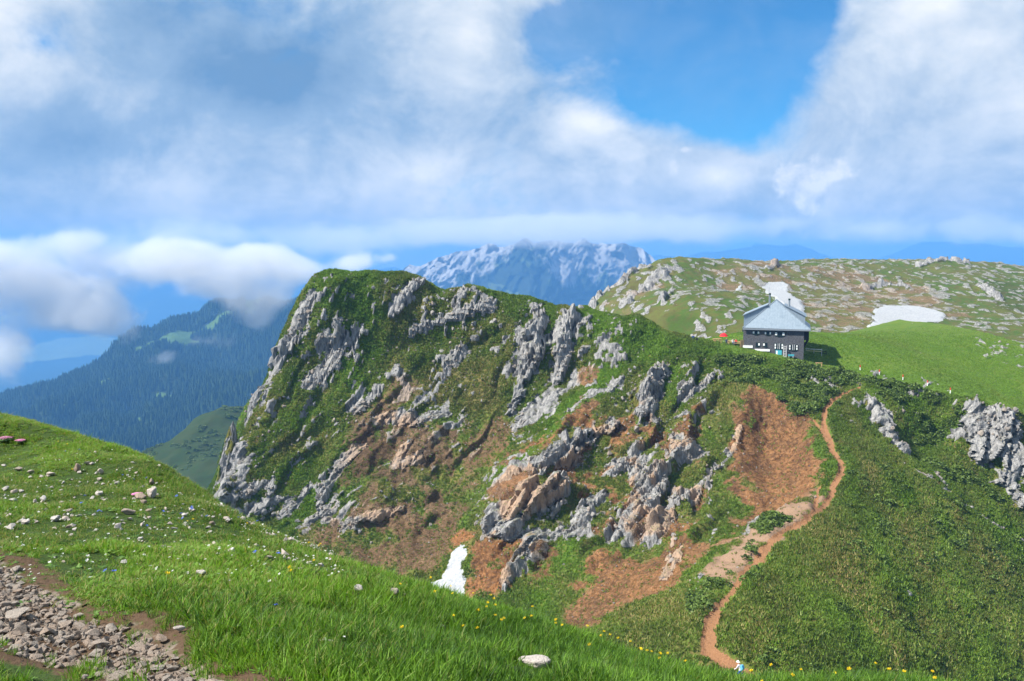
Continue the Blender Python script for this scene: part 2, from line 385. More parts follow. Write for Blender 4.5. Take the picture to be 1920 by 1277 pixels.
# --- traced outcrops: name, label, relief (m per m of radius), [(px, py, radius px)...]
CR = [
 ('pale jagged limestone edge running down the outer side of the grassy cliff', .55, [(583,552,10),(562,600,13),(540,645,19),(515,700,13),(490,745,13),(470,790,13),(450,840,15),(435,890,17),(418,932,15)]),
 ('small grey ledge just inside the foot of the pale cliff edge', .4, [(462,925,9),(492,905,9),(508,915,7),(520,880,5)]),
 ('dark sided outcrop just below the highest part of the grassy crest', .9, [(782,532,12),(760,553,13),(742,578,11),(732,592,7)]),
 ('pale slabs lying in the grass under the crest', .4, [(868,545,7),(856,560,7),(848,572,5),(888,545,6),(895,550,5),(836,545,4)]),
 ('long grey outcrop slanting down from the crest towards the cliff edge', .6, [(694,588,10),(672,618,13),(642,655,12),(612,690,11),(585,716,13)]),
 ('short grey ledge above the long slanting outcrop', .6, [(664,555,5),(655,610,7),(628,645,9),(618,660,6)]),
 ('string of small grey rocks crossing the upper grass slope', .6, [(770,617,8),(812,602,8),(860,590,9),(900,576,8),(922,563,6)]),
 ('isolated pale slab in the middle of the upper grass slope', .5, [(842,673,9),(860,667,12),(877,658,8)]),
 ('broken grey rocks between the isolated slab and the tall pillars', .5, [(925,602,6),(936,622,10),(950,632,6)]),
 ('pinkish bare rock patch in the centre of the grass face', .35, [(753,706,11),(762,728,8),(742,690,5)]),
 ('squat grey outcrop low on the grass face with a pale top', .6, [(712,738,10),(690,752,11),(668,766,13)]),
 ('lone small rock beside the pinkish bare patch', .5, [(834,704,7)]),
 ('wide band of broken rock across the brown middle slope', .5, [(706,792,10),(730,782,12),(777,790,15),(800,780,9),(822,783,9),(845,778,6)]),
 ('pale leaning slabs above the dark broken outcrop', .55, [(685,835,7),(662,856,13),(646,874,10),(618,912,9),(600,945,10),(610,968,12)]),
 ('rounded grey outcrop in the brown lower slope', .6, [(765,838,10),(752,852,14),(744,873,9),(785,862,9)]),
 ('streaky pale slab at the foot of the grass face', .35, [(584,914,5),(560,935,10),(535,960,11)]),
 ('low broken ledge along the foot of the brown slope', .6, [(645,990,8),(675,981,10),(716,970,11),(750,957,8)]),
 ('taller pale rock pillar split by a dark gap, its foot reaching far down', 1.0, [(1003,572,15),(998,610,23),(994,650,25),(985,695,20),(976,735,17),(960,772,11)]),
 ('second rock pillar standing right beside the split one', 1.0, [(1064,585,15),(1057,625,21),(1050,665,20),(1042,705,13)]),
 ('small grey rock just beyond the second pillar', .7, [(1092,658,8),(1102,650,5)]),
 ('grey shattered rock below the two pillars', .5, [(1065,722,9),(1022,765,10),(1006,765,10),(970,806,8),(1045,735,7)]),
 ('thin line of pale rock along the bright grass ridge', .45, [(1190,690,5),(1170,712,8),(1147,733,9),(1108,742,6),(1070,775,5)]),
 ('long grey rock band under the bare earth strip', .8, [(1140,806,15),(1100,830,20),(1056,858,22),(1015,880,20),(980,880,14),(955,900,10)]),
 ('tall orange streaked cliff above the snow tongue', .8, [(1045,915,18),(1027,950,22),(985,936,24),(945,975,18),(915,985,12),(965,1000,16)]),
 ('dark crooked crag between the orange earth and the grass gully', .9, [(1010,1012,15),(993,1050,14),(962,1085,15),(948,1110,10)]),
 ('big broken crag below the end of the bright ridge', .8, [(1240,690,12),(1230,715,15),(1212,755,22),(1205,785,18),(1228,798,10)]),
 ('pair of pale crags under the meadow edge left of the hut', .8, [(1331,714,10),(1312,728,9),(1289,741,18),(1283,760,13)]),
 ('grey crag in the middle of the rocky rib', .8, [(1195,848,12),(1166,875,14),(1140,890,11)]),
 ('pale slanting slabs on the green strip of the rocky rib', .6, [(1262,825,8),(1272,848,13),(1258,872,9),(1302,848,14),(1318,852,8),(1290,870,8)]),
 ('small rock half sunk in grass above the pale slanting slabs', .6, [(1289,788,8),(1255,790,6)]),
 ('large dark shadowed crag low on the rocky rib', .9, [(1238,905,14),(1230,930,22),(1200,970,19),(1172,1005,14),(1150,1020,9)]),
 ('narrow grey crag above the large dark one', .7, [(1206,868,9),(1190,900,10)]),
 ('pale rounded crags facing the red earth scar', .8, [(1310,918,15),(1300,940,13),(1268,935,13),(1250,970,13),(1222,1018,13)]),
 ('blocky grey crag in the grass gully above the brown cone', .8, [(1128,930,9),(1096,955,18),(1086,990,15),(1066,1022,11)]),
 ('thin rock fin left of the blocky grey crag', .7, [(1044,1010,8),(1055,985,5)]),
 ('orange tinted rock steps beside the brown earth cone', .5, [(1280,1035,11),(1262,1062,12),(1240,1085,8),(1268,1015,8)]),
 ('dark boulder knot in the red earth below the scar', .8, [(1348,1012,8),(1352,1002,6),(1340,1025,5)]),
 ('row of dark rocks along the shaded edge of the scar', .7, [(1386,802,6),(1378,830,7),(1362,868,8),(1330,895,7)]),
 ('white boulder at the upper end of the pink bare slope', .9, [(1416,992,11),(1404,1003,8),(1428,982,7)]),
 ('white boulder beside the trail at the foot of the pink slope', .9, [(1312,1083,12)]),
 ('pale craggy knob with a steep shaded side below the meadow edge', 1.1, [(1632,757,15),(1645,775,18),(1655,800,20),(1672,825,15),(1692,850,9)]),
 ('largest white limestone buttress on the far side of the gully', .8, [(1830,762,13),(1860,785,24),(1815,810,20),(1890,800,22),(1850,840,26),(1895,850,26),(1880,900,22),(1905,940,16)]),
 ('little white rocks among the bushes below the hut', .6, [(1560,716,9),(1552,730,6),(1572,706,5)]),
 ('dark topped knob poking out under the far meadow edge', .9, [(1712,735,9),(1725,738,7),(1708,748,6)]),
]
Rm = np.full(U.shape, -1.0); Rid = np.zeros(U.shape, np.int32); Rr = np.zeros(U.shape)
def stamp(u0, v0, r, fn):
    i0, i1 = np.searchsorted(uu, [u0-r, u0+r]); j0, j1 = np.searchsorted(vv, [v0-r, v0+r])
    if i1 <= i0 or j1 <= j0: return
    sl = (slice(j0, j1), slice(i0, i1)); fn(sl, np.hypot(U[sl]-u0, V[sl]-v0))
def stroke(pl, step=0.8):
    q = [(*uv_at(a, b), r) for a, b, r in pl]; q = [(u, v, r*dp/FPX) for u, v, dp, r in q]
    if len(q) == 1: return q
    out = []
    for a, b in zip(q[:-1], q[1:]):
        L = math.hypot(b[0]-a[0], b[1]-a[1]); n = max(1, int(L/step))
        if L > 14: out += [a, b]; continue
        out += [tuple(a[k]+(b[k]-a[k])*i/n for k in range(3)) for i in range(n+1)]
    return out
relief = np.zeros(U.shape)
for k, (lab, rel, pl) in enumerate(CR, 1):
    big = any(t in lab for t in ('long grey rock band', 'tall orange', 'dark crooked', 'big broken', 'large dark', 'blocky grey', 'narrow grey crag', 'facing the red'))
    if big: rel *= 1.25
    for (u0, v0, r) in stroke(pl):
        r *= 1.22 if big else .98
        def fn(sl, dd, r=r, k=k, rel=rel):
            m = 1-dd/r; better = m > Rm[sl]
            Rm[sl] = np.where(better, m, Rm[sl]); Rid[sl] = np.where(better, k, Rid[sl]); Rr[sl] = np.where(better, r, Rr[sl]); relief[sl] = np.where(better, rel, relief[sl])
        stamp(u0, v0, r*2.0, fn)
Rm = np.maximum(Rm, -1.0)
# strata coordinates: the beds run from lower left to upper right across the face
sa = R(56); S = U*math.cos(sa)+V*math.sin(sa); Tt = -U*math.sin(sa)+V*math.cos(sa)
wx = (fbm(U/7, V/7, 3, 91)-.5)*5; wy = (fbm(U/7, V/7, 3, 92)-.5)*5
nbig = fbm((S+wx)/7, (Tt+wy)/2.6, 5, 5); nsm = fbm((S+wx)/2.4, (Tt+wy)/1.0, 4, 9)
edge = (nbig-.5)*1.5+(nsm-.5)*1.3
# scattered little outcrops, where the photo shows stony ground
def reg(poly, soft=2.0):
    pl = np.array([uv_at(a, b)[:2] for a, b in poly]); return sstep(poly_sd(U, V, pl), -soft, soft)
stony = np.zeros(U.shape)
for wgt, poly in [(.74, [(560,560),(700,530),(760,600),(660,700),(560,760),(500,800)]), (.85, [(760,560),(920,545),(960,620),(900,640),(800,630),(740,640)]),
                  (.8, [(700,740),(840,740),(900,820),(860,900),(760,920),(690,900),(640,860)]), (.78, [(560,900),(760,920),(800,1000),(640,1010),(560,980)]), (.8, [(430,880),(520,860),(540,950),(430,960)]),
                  (.45, [(590,520),(800,525),(1000,565),(960,700),(800,760),(640,830),(480,900),(430,940),(470,800),(540,640)]), (.72, [(1100,640),(1200,640),(1180,740),(1080,800),(1000,830),(960,800)]), (.8, [(1160,800),(1340,780),(1330,900),(1300,1000),(1200,1030),(1080,1000),(1120,880)]),
                  (.72, [(900,900),(1080,830),(1120,900),(1090,1020),(1000,1060),(920,1000)]), (.68, [(1240,680),(1350,690),(1340,770),(1250,770)]), (.55, [(1540,690),(1760,720),(1760,790),(1560,780)]),
                  (.6, [(1780,760),(1920,770),(1920,960),(1840,900)]), (.5, [(1830,620),(1920,600),(1920,690),(1850,680)])]:
    stony = np.maximum(stony, reg(poly, 3.5)*wgt)
spk, spf, spe = worley((S+wx*.6)/2.0, (Tt+wy*.6)/1.0, 31)
nfi = fbm((S+wx*.4)/1.5, (Tt+wy*.4)/.65, 3, 19)
unit = lambda a: (a-a.mean())/a.std()
nz_ = (unit(nbig)+.85*unit(nsm)+.6*unit(nfi))/1.43
ribz = reg([(900,960),(960,890),(1060,800),(1120,760),(1200,690),(1260,670),(1350,690),(1360,800),(1350,930),(1340,1010),(1260,1070),(1160,1040),(1080,1060),(960,1110),(930,1010)], 3)
facez = reg([(590,525),(800,530),(1000,570),(1000,700),(950,800),(880,930),(800,1020),(620,1020),(430,940),(470,800),(540,640)], 3)
tph = (Tt+wy*.9+wx*.5)/6.2+(fbm(S/16, Tt/9, 3, 95)-.5)*1.2; ph = tph-np.floor(tph); brk = sstep(fbm((S+wx)/9+np.floor(tph)*7.3, np.floor(tph)*3.1+0*S, 3, 96), .40, .56)
ledge = sstep(ph, 0, .16)*(1-ph); ledge_rock = (1-sstep(ph, .12, .42))*sstep(ph, -.01, .03)
val = np.maximum(.80*Rm, -.58)+brk*ledge_rock*(.42*ribz+.26*facez)-(1-brk*ledge_rock)*.10*ribz+.36*nz_+.52*stony+.04
val -= (1-sstep(spe, .02, .14))*.16
val -= .45*(1-sstep(stony, .02, .2))*(Rm < -.75)
rock = sstep(val, .0, .20)
speck = rock*(Rm < -.3)
# --- bare earth
scar = [(1413,738),(1459,750),(1486,777),(1513,792),(1540,826),(1546,853),(1550,880),(1538,908),(1513,935),(1477,957),(1440,971),(1409,990),(1380,1015),(1360,1030),(1375,960),(1382,900),(1376,836),(1386,795)]
pink = [(1540,906),(1533,944),(1480,962),(1430,968),(1409,994),(1386,1016),(1350,1046),(1322,1072),(1330,1090),(1373,1096),(1409,1066),(1441,1025),(1462,1005),(1498,985),(1533,962)]
cone = [(1040,1060),(1137,1033),(1238,1033),(1290,1008),(1330,1030),(1300,1063),(1259,1097),(1196,1118),(1137,1139),(1090,1172),(1050,1172),(1080,1120),(1110,1080)]
oran = [(870,980),(905,990),(960,1008),(985,1030),(950,1062),(940,1118),(876,1118),(872,1060),(850,1050),(845,1020)]
brow = [(600,1005),(700,1000),(800,985),(870,960),(880,1010),(840,1050),(800,1100),(700,1070),(600,1040)]
mid1 = [(720,730),(775,690),(800,730),(750,790),(690,810),(640,840),(690,770)]
mid2 = [(870,800),(950,770),(960,830),(900,900),(840,930),(860,860)]
mid3 = [(1090,690),(1135,690),(1110,740),(1085,760)]
strip = [(1115,755),(1128,765),(1060,825),(1020,855),(1005,850),(1050,800)]
mid4 = [(1150,785),(1180,780),(1195,820),(1170,850),(1130,850)]
mid5 = [(1215,815),(1245,810),(1250,840),(1220,850)]
mid6 = [(1180,985),(1250,945),(1280,1000),(1250,1030),(1180,1030)]
mid7 = [(955,870),(1010,890),(1040,960),(1000,1000),(950,990),(930,950)]
dry1 = [(780,680),(930,650),(960,720),(930,790),(820,770),(760,760)]
nso = fbm(U/5, V/5, 5, 21); nso2 = fbm(U/1.7, V/1.7, 4, 22)
en = (nso-.5)*5+(nso2-.5)*2.2
soil = np.zeros(U.shape); red = np.zeros(U.shape); pinkm = np.zeros(U.shape)
for poly, wgt, rd, pk in [(scar, .95, .7, 0), (pink, .95, .3, 1), (cone, .74, .75, 0), (oran, .95, 1.0, 0), (brow, .70, .15, 0), (mid1, .6, .2, .3), (mid2, .66, .15, 0), (mid3, .7, .8, .2),
                          (strip, .85, .5, 0), (mid4, .7, .9, 0), (mid5, .75, .9, 0), (mid6, .7, .9, 0), (mid7, .75, .95, .2)]:
    pl = np.array([uv_at(a, b)[:2] for a, b in poly]); m = sstep(poly_sd(U, V, pl)+en*1.5, -1.4, 1.6)*wgt
    b = m > soil; soil = np.where(b, m, soil); red = np.where(m > .05, np.maximum(red, rd*m), red); pinkm = np.maximum(pinkm, pk*m)
brownish = np.maximum(reg([(640,780),(740,720),(800,770),(960,770),(965,830),(900,930),(860,1010),(830,1090),(640,1060),(560,1010),(620,920)], 6), 0)
soil = np.maximum(soil, brownish*(.34+.40*sstep(nso+.5*nso2, .60, .85)))
gul = reg([(930,850),(1110,760),(1340,760),(1350,1000),(1290,1100),(1080,1150),(900,1010)], 4)
soil = np.maximum(soil, gul*(.12+.65*sstep(nso*.8+.6*nso2, .66, .9))); red = np.maximum(red, gul*.7)
# --- trail
TR = [(1420,1275,7.5),(1395,1262,12),(1360,1248,15),(1332,1225,14),(1328,1200,13),(1334,1170,12),(1350,1140,11),(1375,1110,10),(1395,1080,9),(1420,1050,9),(1445,1018,8.5),(1475,998,8),(1512,982,9),(1540,960,8),(1557,935,7),(1562,912,7),(1577,890,7),(1576,868,7),(1562,845,6.5),(1552,820,6),(1545,795,5.5),(1548,770,4.5),(1560,752,5),(1578,742,5),(1598,734,5),(1612,728,4)]
trail = np.full(U.shape, -9.0)
for (u0, v0, r) in stroke(TR, .3)+stroke([(1528,962,5),(1532,935,4),(1536,910,4)], .3)+stroke([(1550,830,4),(1535,805,3.5),(1528,790,3)], .3):
    def fn(sl, dd, r=r): trail[sl] = np.maximum(trail[sl], r*1.02-dd)
    stamp(u0, v0, r+2.5, fn)
trail_m = sstep(trail+(nso2-.5)*.5, -0.15, .25)
# --- scree line in the gully
scree = np.full(U.shape, -9.0)
for (u0, v0, r) in stroke([(1660,846,3),(1703,876,4),(1757,912,6),(1802,944,6),(1843,971,5),(1880,998,5)], .3)+stroke([(1752,888,6),(1762,905,7),(1775,922,6)], .3)+stroke([(1905,1008,4),(1919,1016,4)], .3)+stroke([(1580,785,5),(1600,795,5)], .4):
    def fn(sl, dd, r=r): scree[sl] = np.maximum(scree[sl], r-dd)
    stamp(u0, v0, r+2.5, fn)
scree_m = sstep(scree+(nso2-.5)*.9, -0.1, .2)
# --- snow tongue
tong = np.array([uv_at(a, b)[:2] for a, b in [(874,1020),(879,1040),(868,1060),(872,1090),(868,1116),(845,1118),(815,1112),(806,1093),(830,1086),(842,1062),(852,1040)]])
snow_m = sstep(poly_sd(U, V, tong)+(nso2-.5)*.7, -0.12, 0.15)
rock = rock*(1-snow_m)*(1-trail_m)*(1-.75*soil*(Rm < 0)); rock = np.maximum(rock, scree_m)
soil = soil*(1-snow_m)
# --- vegetation tones
shrub = np.zeros(U.shape)
for poly, wgt in [([(1340,665),(1400,668),(1520,680),(1600,700),(1620,740),(1560,760),(1545,820),(1520,790),(1480,770),(1440,735),(1370,720)], 1), ([(1300,1105),(1340,1095),(1372,1100),(1350,1135),(1325,1170),(1312,1180),(1300,1140)], 1.2),
                  ([(1600,710),(1760,735),(1830,760),(1780,820),(1730,860),(1700,790),(1640,740)], .8), ([(1700,800),(1790,850),(1860,930),(1920,980),(1920,1010),(1850,960),(1740,880)], .7), ([(1640,870),(1690,870),(1700,890),(1600,900)], .4), ([(1420,995),(1450,975),(1490,985),(1450,1005),(1425,1035),(1400,1050)], 1)]:
    shrub = np.maximum(shrub, reg(poly, 1.5)*wgt)
shrub *= sstep(fbm(U/3.5, V/3.5, 4, 71), .46, .58)
flank = reg([(1400,1080),(1450,1010),(1540,960),(1580,890),(1620,870),(1760,930),(1920,1020),(1920,1277),(1420,1277),(1350,1230),(1350,1150)], 2)
lush = np.zeros(U.shape)
for poly, wgt in [([(1090,580),(1200,600),(1300,640),(1340,655),(1270,660),(1180,680),(1090,780),(1010,850),(940,920),(920,900),(1000,830),(1080,740),(1130,660)], 1),
                  ([(1250,640),(1395,656),(1380,665),(1250,660)], 1), ([(570,930),(640,870),(660,840),(610,930),(560,990)], .8), ([(590,680),(690,640),(740,680),(690,730),(560,800),(480,870),(500,800)], .55),
                  ([(1000,1120),(1040,1050),(1080,1010),(1100,1020),(1050,1080),(1020,1150)], .9), ([(1240,880),(1340,790),(1350,820),(1270,900)], .7), ([(1575,895),(1590,880),(1580,850),(1590,845),(1600,880),(1590,900)], 1), ([(1380,1100),(1420,1060),(1440,1040),(1430,1065),(1395,1105)], 1),
                  ([(1210,745),(1280,700),(1260,690)], .7)]:
    lush = np.maximum(lush, reg(poly, 1.5)*wgt)
meadow = sstep(V, 4, 9)*sstep(base[..., 0], 40, 48); meadow = np.maximum(meadow, sstep(V, 24, 30))
edgeline = np.array([uv_at(a, b)[:2] for a, b in [(1340,650),(1395,664),(1505,680),(1560,697),(1620,708),(1700,726),(1760,738),(1850,756),(1919,778)]])
meadow = np.zeros(U.shape)
vline = np.interp(U, edgeline[:, 0], edgeline[:, 1]); meadow = sstep(V-vline, -0.6, 1.0)*sstep(U, edgeline[0, 0]-6, edgeline[0, 0]+4)
lush = np.maximum(lush, meadow*.8)
dry = np.maximum(reg(dry1, 4)*.9, reg([(590,520),(690,515),(760,530),(720,600),(640,640),(560,640)], 5)*.45); dry = np.maximum(dry, reg([(1060,1168),(1200,1120),(1290,1100),(1310,1180),(1300,1250),(1200,1250)], 2)*.6)
dry = np.maximum(dry, reg([(590,520),(800,525),(1000,565),(960,700),(800,760),(640,830),(480,900),(430,940),(470,800),(540,640)], 5)*.38); dry = np.maximum(dry, flank*.18); dry = np.maximum(dry, reg([(1330,720),(1400,720),(1380,790),(1330,790)], 2)*.6); dry = np.maximum(dry, gul*.35)
dry = np.clip(dry+(fbm(U/6, V/6, 4, 41)-.5)*.7*(dry > .05), 0, 1)
# --- displacement
nrm = grid_normals(base); nrm[nrm[..., 2] < -.2] *= 1
ground = (fbm(U/14, V/14, 4, 3)-.5)*2.2*(1-.75*meadow)*(1-.6*trail_m)
ground += (fbm((S+wx)/5, (Tt+wy)/2.5, 4, 4)-.5)*1.3*(1-meadow)*(1-.75*flank)*(1-.7*trail_m)*(1-.4*soil)
ground += (fbm(U/.9, V/.9, 3, 6)-.5)*.30*(1-trail_m)*(1-.6*soil)*(1-.4*meadow)
ground += shrub*(fbm(U/1.1, V/1.1, 3, 8))*.7
ground += flank*(fbm(U/1.6+V/3, V/2.0, 3, 12)-.5)*.55*(1-trail_m)
ground -= trail_m*.22
_sc = np.array([uv_at(a, b)[:2] for a, b in scar]); ground -= 2.6*sstep(poly_sd(U, V, _sc), -1.0, 5.5)
ground += soil*((fbm(U/1.2, V/1.2, 4, 13)-.5)*1.1+(fbm((U+wx*.3)/1.1, V/7, 4, 14)-.5)*1.1)
ground -= snow_m*0-.12*snow_m
fixed = sstep(np.hypot(base[..., 0]-53, base[..., 1]-187), 8, 16)
ground *= .15+.85*fixed
a1, f1_, e1 = worley((S+wx*.35)/7.5, (Tt+wy*.35)/2.2, 61); a2, f2_, e2 = worley((S+wx*.35)/3.4, (Tt+wy*.35)/1.15, 62); a3, f3_, e3 = worley((S+wx*.3)/1.3, (Tt+wy*.3)/.75, 63)
crag = (f1_-.45)*1.6+(f2_-.5)*.65+(f3_-.5)*.22+(fbm(S/1.0, Tt/.6, 3, 64, .5)-.5)*.22
crag -= (1-sstep(e1, .02, .12))*.95+(1-sstep(e2, .03, .13))*.40
bulge = (Rm > -.6)*sstep(Rm+(a1-.5)*.5+(a2-.5)*.3, -.25, .45)*Rr*relief
rk = rock*np.where(Rm > -.3, np.clip(Rr*.42, .45, 1.25), .5)
gdisp = ground*(1-.55*rock)+brk*ledge*(2.6*ribz+1.0*facez)*(1-snow_m)*(1-trail_m)
rdisp = rock*bulge*.8+rk*crag*1.0+rock*.12+speck*(.15+.4*spk)
out_d = nrm*np.array([1.0, 1.0, .30])+np.array([-.10, -.12, 0]); out_d /= np.linalg.norm(out_d, axis=-1, keepdims=True)+1e-6
steep = sstep(1-nrm[..., 2], .12, .32)[..., None]; out_d = out_d*steep+nrm*(1-steep)      # outcrops stand out of steep slopes, and up from gentle ones
P = base+nrm*gdisp[..., None]+out_d*rdisp[..., None]
# rocks lean out of the slope: undercut on the downhill right side
sh = rock*np.clip(bulge, 0, 2.2)*.3
P[..., 0] += sh*.5
FN = grid_normals(P).reshape(-1, 3)
Fm = grid_faces(nu, nv); Vm = P.reshape(-1, 3)
colA = np.stack([rock, soil, dry, shrub], -1).reshape(-1, 4)
colB = np.stack([snow_m, lush, red, trail_m], -1).reshape(-1, 4)
colC = np.stack([meadow, flank, pinkm, np.clip(.5+edge*.3, 0, 1)], -1).reshape(-1, 4)
ATT = {'ma': colA, 'mb': colB, 'mc': colC}

def ground_material(name, grass_scale=1.0):
    m, T = material(name)
    g = T.n('ShaderNodeNewGeometry'); p = g.outputs['Position']
    def att(nm):
        a = T.n('ShaderNodeAttribute', attribute_name=nm); s = T.n('ShaderNodeSeparateColor', {0: a.outputs['Color']})
        return s.outputs[0], s.outputs[1], s.outputs[2], a.outputs['Alpha']
    rock, soil, dry, shrub = att('ma'); snow, lush, red, trail = att('mb'); meadow, flank, pink, edg = att('mc')
    n1 = T.noise(p, .35, 3, .6); n2 = T.noise(p, 1.7, 3, .65); n3 = T.noise(p, 6.0, 2, .6); nl = T.noise(p, .07, 2, .55)
    mp = T.n('ShaderNodeMapping', {'Vector': p}); mp.inputs['Rotation'].default_value = (0, R(52), 0); mp.inputs['Scale'].default_value = (1.5, .8, .30)
    ns = T.noise(mp.outputs[0], 1.3, 4, .68)
    # grass
    olive = T.mix(n2, (.085, .095, .018), (.175, .185, .042)); green = T.mix(n2, (.048, .090, .012), (.105, .175, .024)); bright = T.mix(n1, (.056, .112, .012), (.112, .190, .022))
    straw = T.mix(n3, (.13, .115, .035), (.24, .205, .085))
    gr = T.mix(T.ss(T.m('ADD', n1, T.m('MULTIPLY', T.m('SUBTRACT', nl, .5), 1.2)), .36, .62), green, olive)
    gr = T.mix(T.m('MULTIPLY', lush, T.ss(T.m('ADD', T.m('MULTIPLY', n2, .5), nl), .45, .95, .35, 1.0)), gr, bright)
    gr = T.mix(T.ss(T.m('MULTIPLY', dry, T.m('ADD', .55, n2)), .25, .95, 0, .9), gr, straw)
    gr = T.mix(T.m('MULTIPLY', T.ss(T.m('ADD', n3, T.m('MULTIPLY', n1, .6)), .78, .98), T.m('SUBTRACT', 1, meadow)), gr, T.mix(n3, (.07, .045, .02), (.15, .10, .05)))
    gr = T.mix(T.m('MULTIPLY', shrub, .8), gr, T.mix(n3, (.008, .019, .004), (.026, .048, .010)))  # shrub ground; also carries the painted cloud shade of spur and plateau
    # earth
    eb = T.mix(T.ss(n2, .3, .7), (.055, .034, .018), (.150, .098, .055)); er = T.mix(T.ss(T.m('ADD', T.m('MULTIPLY', n2, .6), T.m('MULTIPLY', n3, .4)), .3, .7), (.080, .033, .011), (.33, .145, .050))
    ea = T.mix(T.m('MULTIPLY', red, T.ss(n1, .25, .7, .45, 1.15), None, True), eb, er); ea = T.mix(T.ss(T.m('ADD', n3, T.m('MULTIPLY', n1, .5)), .80, .95, 0, .55), ea, (.30, .21, .13)); ea = T.mix(T.ss(T.m('ADD', nl, T.m('MULTIPLY', n2, .5)), .62, .82, .45, 0), ea, (.045, .026, .016))
    ea = T.mix(pink, ea, T.mix(n3, (.19, .115, .068), (.34, .235, .165)))
    sn = T.ss(T.m('ADD', soil, T.m('ADD', T.m('MULTIPLY', T.m('SUBTRACT', n3, .5), .9), T.m('MULTIPLY', T.m('SUBTRACT', n2, .5), .9))), .36, .60)
    c = T.mix(sn, gr, ea)
    # trail
    tr = T.mix(n3, (.17, .082, .038), (.32, .17, .088))
    c = T.mix(T.ss(T.m('ADD', trail, T.m('MULTIPLY', T.m('SUBTRACT', n3, .5), .5)), .4, .6), c, tr)
    # rock
    rc = T.mix(T.ss(ns, .25, .72), (.105, .105, .11), (.39, .38, .365)); rc = T.mix(T.ss(n3, .35, .6, .25, 0), rc, (.11, .11, .105))
    rc = T.mix(T.m('MULTIPLY', T.ss(T.m('MULTIPLY', soil, T.m('ADD', ns, .4)), .25, .8), .75), rc, T.mix(n2, (.30, .15, .07), (.48, .33, .2)))
    rc = T.mix(T.ss(T.m('ADD', n1, T.m('MULTIPLY', n3, .4)), .80, .95, 0, .6), rc, (.10, .10, .045))
    nz = T.n('ShaderNodeSeparateXYZ', {0: g.outputs['Normal']}).outputs[2]
    moss = T.m('MULTIPLY', T.ss(T.m('ADD', nz, T.m('MULTIPLY', T.m('SUBTRACT', n2, .5), .7)), .88, 1.02), .45)
    rc = T.mix(moss, rc, gr)
    rk_ = T.ss(T.m('ADD', rock, T.m('ADD', T.m('MULTIPLY', T.m('SUBTRACT', n3, .5), .5), T.m('MULTIPLY', T.m('SUBTRACT', ns, .5), .35))), .40, .54)
    c = T.mix(rk_, c, rc)
    c = T.mix(T.ss(T.m('ADD', snow, T.m('MULTIPLY', T.m('SUBTRACT', n3, .5), .3)), .42, .52), c, T.mix(T.ss(n2, .3, .7), (.29, .305, .33), (.41, .42, .43)))
    nf = T.noise(p, 3.5, 3, .75)
    finish(T, c, .95, T.m('ADD', nf, T.m('MULTIPLY', T.m('MULTIPLY', ns, 2.0), rk_)), .9, .34, .1)
    return m
M_ground = ground_material('alpine_ground')
fid = np.zeros(len(Fm), np.int32)
rockf = rock.ravel()[Fm].mean(1); ridf = Rid.ravel()[Fm[:, 0]]; rmf = Rm.ravel()[Fm].mean(1)
fid = np.where((rockf > .45) & (rmf > -.35) & (ridf > 0), ridf, 0)
fid = np.where(trail_m.ravel()[Fm].mean(1) > .5, 1001, fid); fid = np.where(scree_m.ravel()[Fm].mean(1) > .5, 1002, fid); fid = np.where(snow_m.ravel()[Fm].mean(1) > .5, 1003, fid)
def components(sel, w):
    left = set(np.nonzero(sel)[0].tolist()); out = []
    while left:
        st_ = [left.pop()]; comp = [st_[0]]
        while st_:
            f = st_.pop()
            for q in (f-1, f+1, f-w, f+w):
                if q in left: left.remove(q); st_.append(q); comp.append(q)
        out.append(comp)
    return sorted(out, key=len, reverse=True)
pieces = {}
for k in range(1, len(CR)+1):
    cs = components(fid == k, nu-1); pieces[k] = [np.array(c) for i, c in enumerate(cs) if i == 0 or len(c) >= 30]
    for c in cs[len(pieces[k]):]: fid[np.array(c)] = 0
cs = components(fid == 1003, nu-1)
for c in cs[1:]: fid[np.array(c)] = 0
terrain = obj('mountainside', sub_mesh('mountainside', Vm, Fm, fid == 0, ATT, FN, M_ground), kind='structure', label='steep grassy mountainside with bare earth and broken rock')
obj('trail', sub_mesh('trail', Vm, Fm, fid == 1001, ATT, FN, M_ground), kind='structure', label='narrow worn dirt trail along the ridge up to the hut')
obj('scree', sub_mesh('scree', Vm, Fm, fid == 1002, ATT, FN, M_ground), kind='stuff', label='thin line of pale loose stones running down the gully', cat='scree')
obj('snow_patch', sub_mesh('snow_patch', Vm, Fm, fid == 1003, ATT, FN, M_ground), label='narrow tongue of snow in the orange gully at the foot of the cliff', cat='snow patch', kind='thing', group='patches of old snow')
for k, (lab, rel, pl) in enumerate(CR, 1):
    top_ = None
    for c in pieces[k]:
        sel = np.zeros(len(Fm), bool); sel[c] = True
        me = sub_mesh('rock_outcrop', Vm, Fm, sel, ATT, None, M_ground, False)
        if top_ is None: top_ = obj('rock_outcrop', me, label=lab, cat='rock outcrop', group='rock outcrops on the mountainside')
        else: obj('ledge', me, top_)
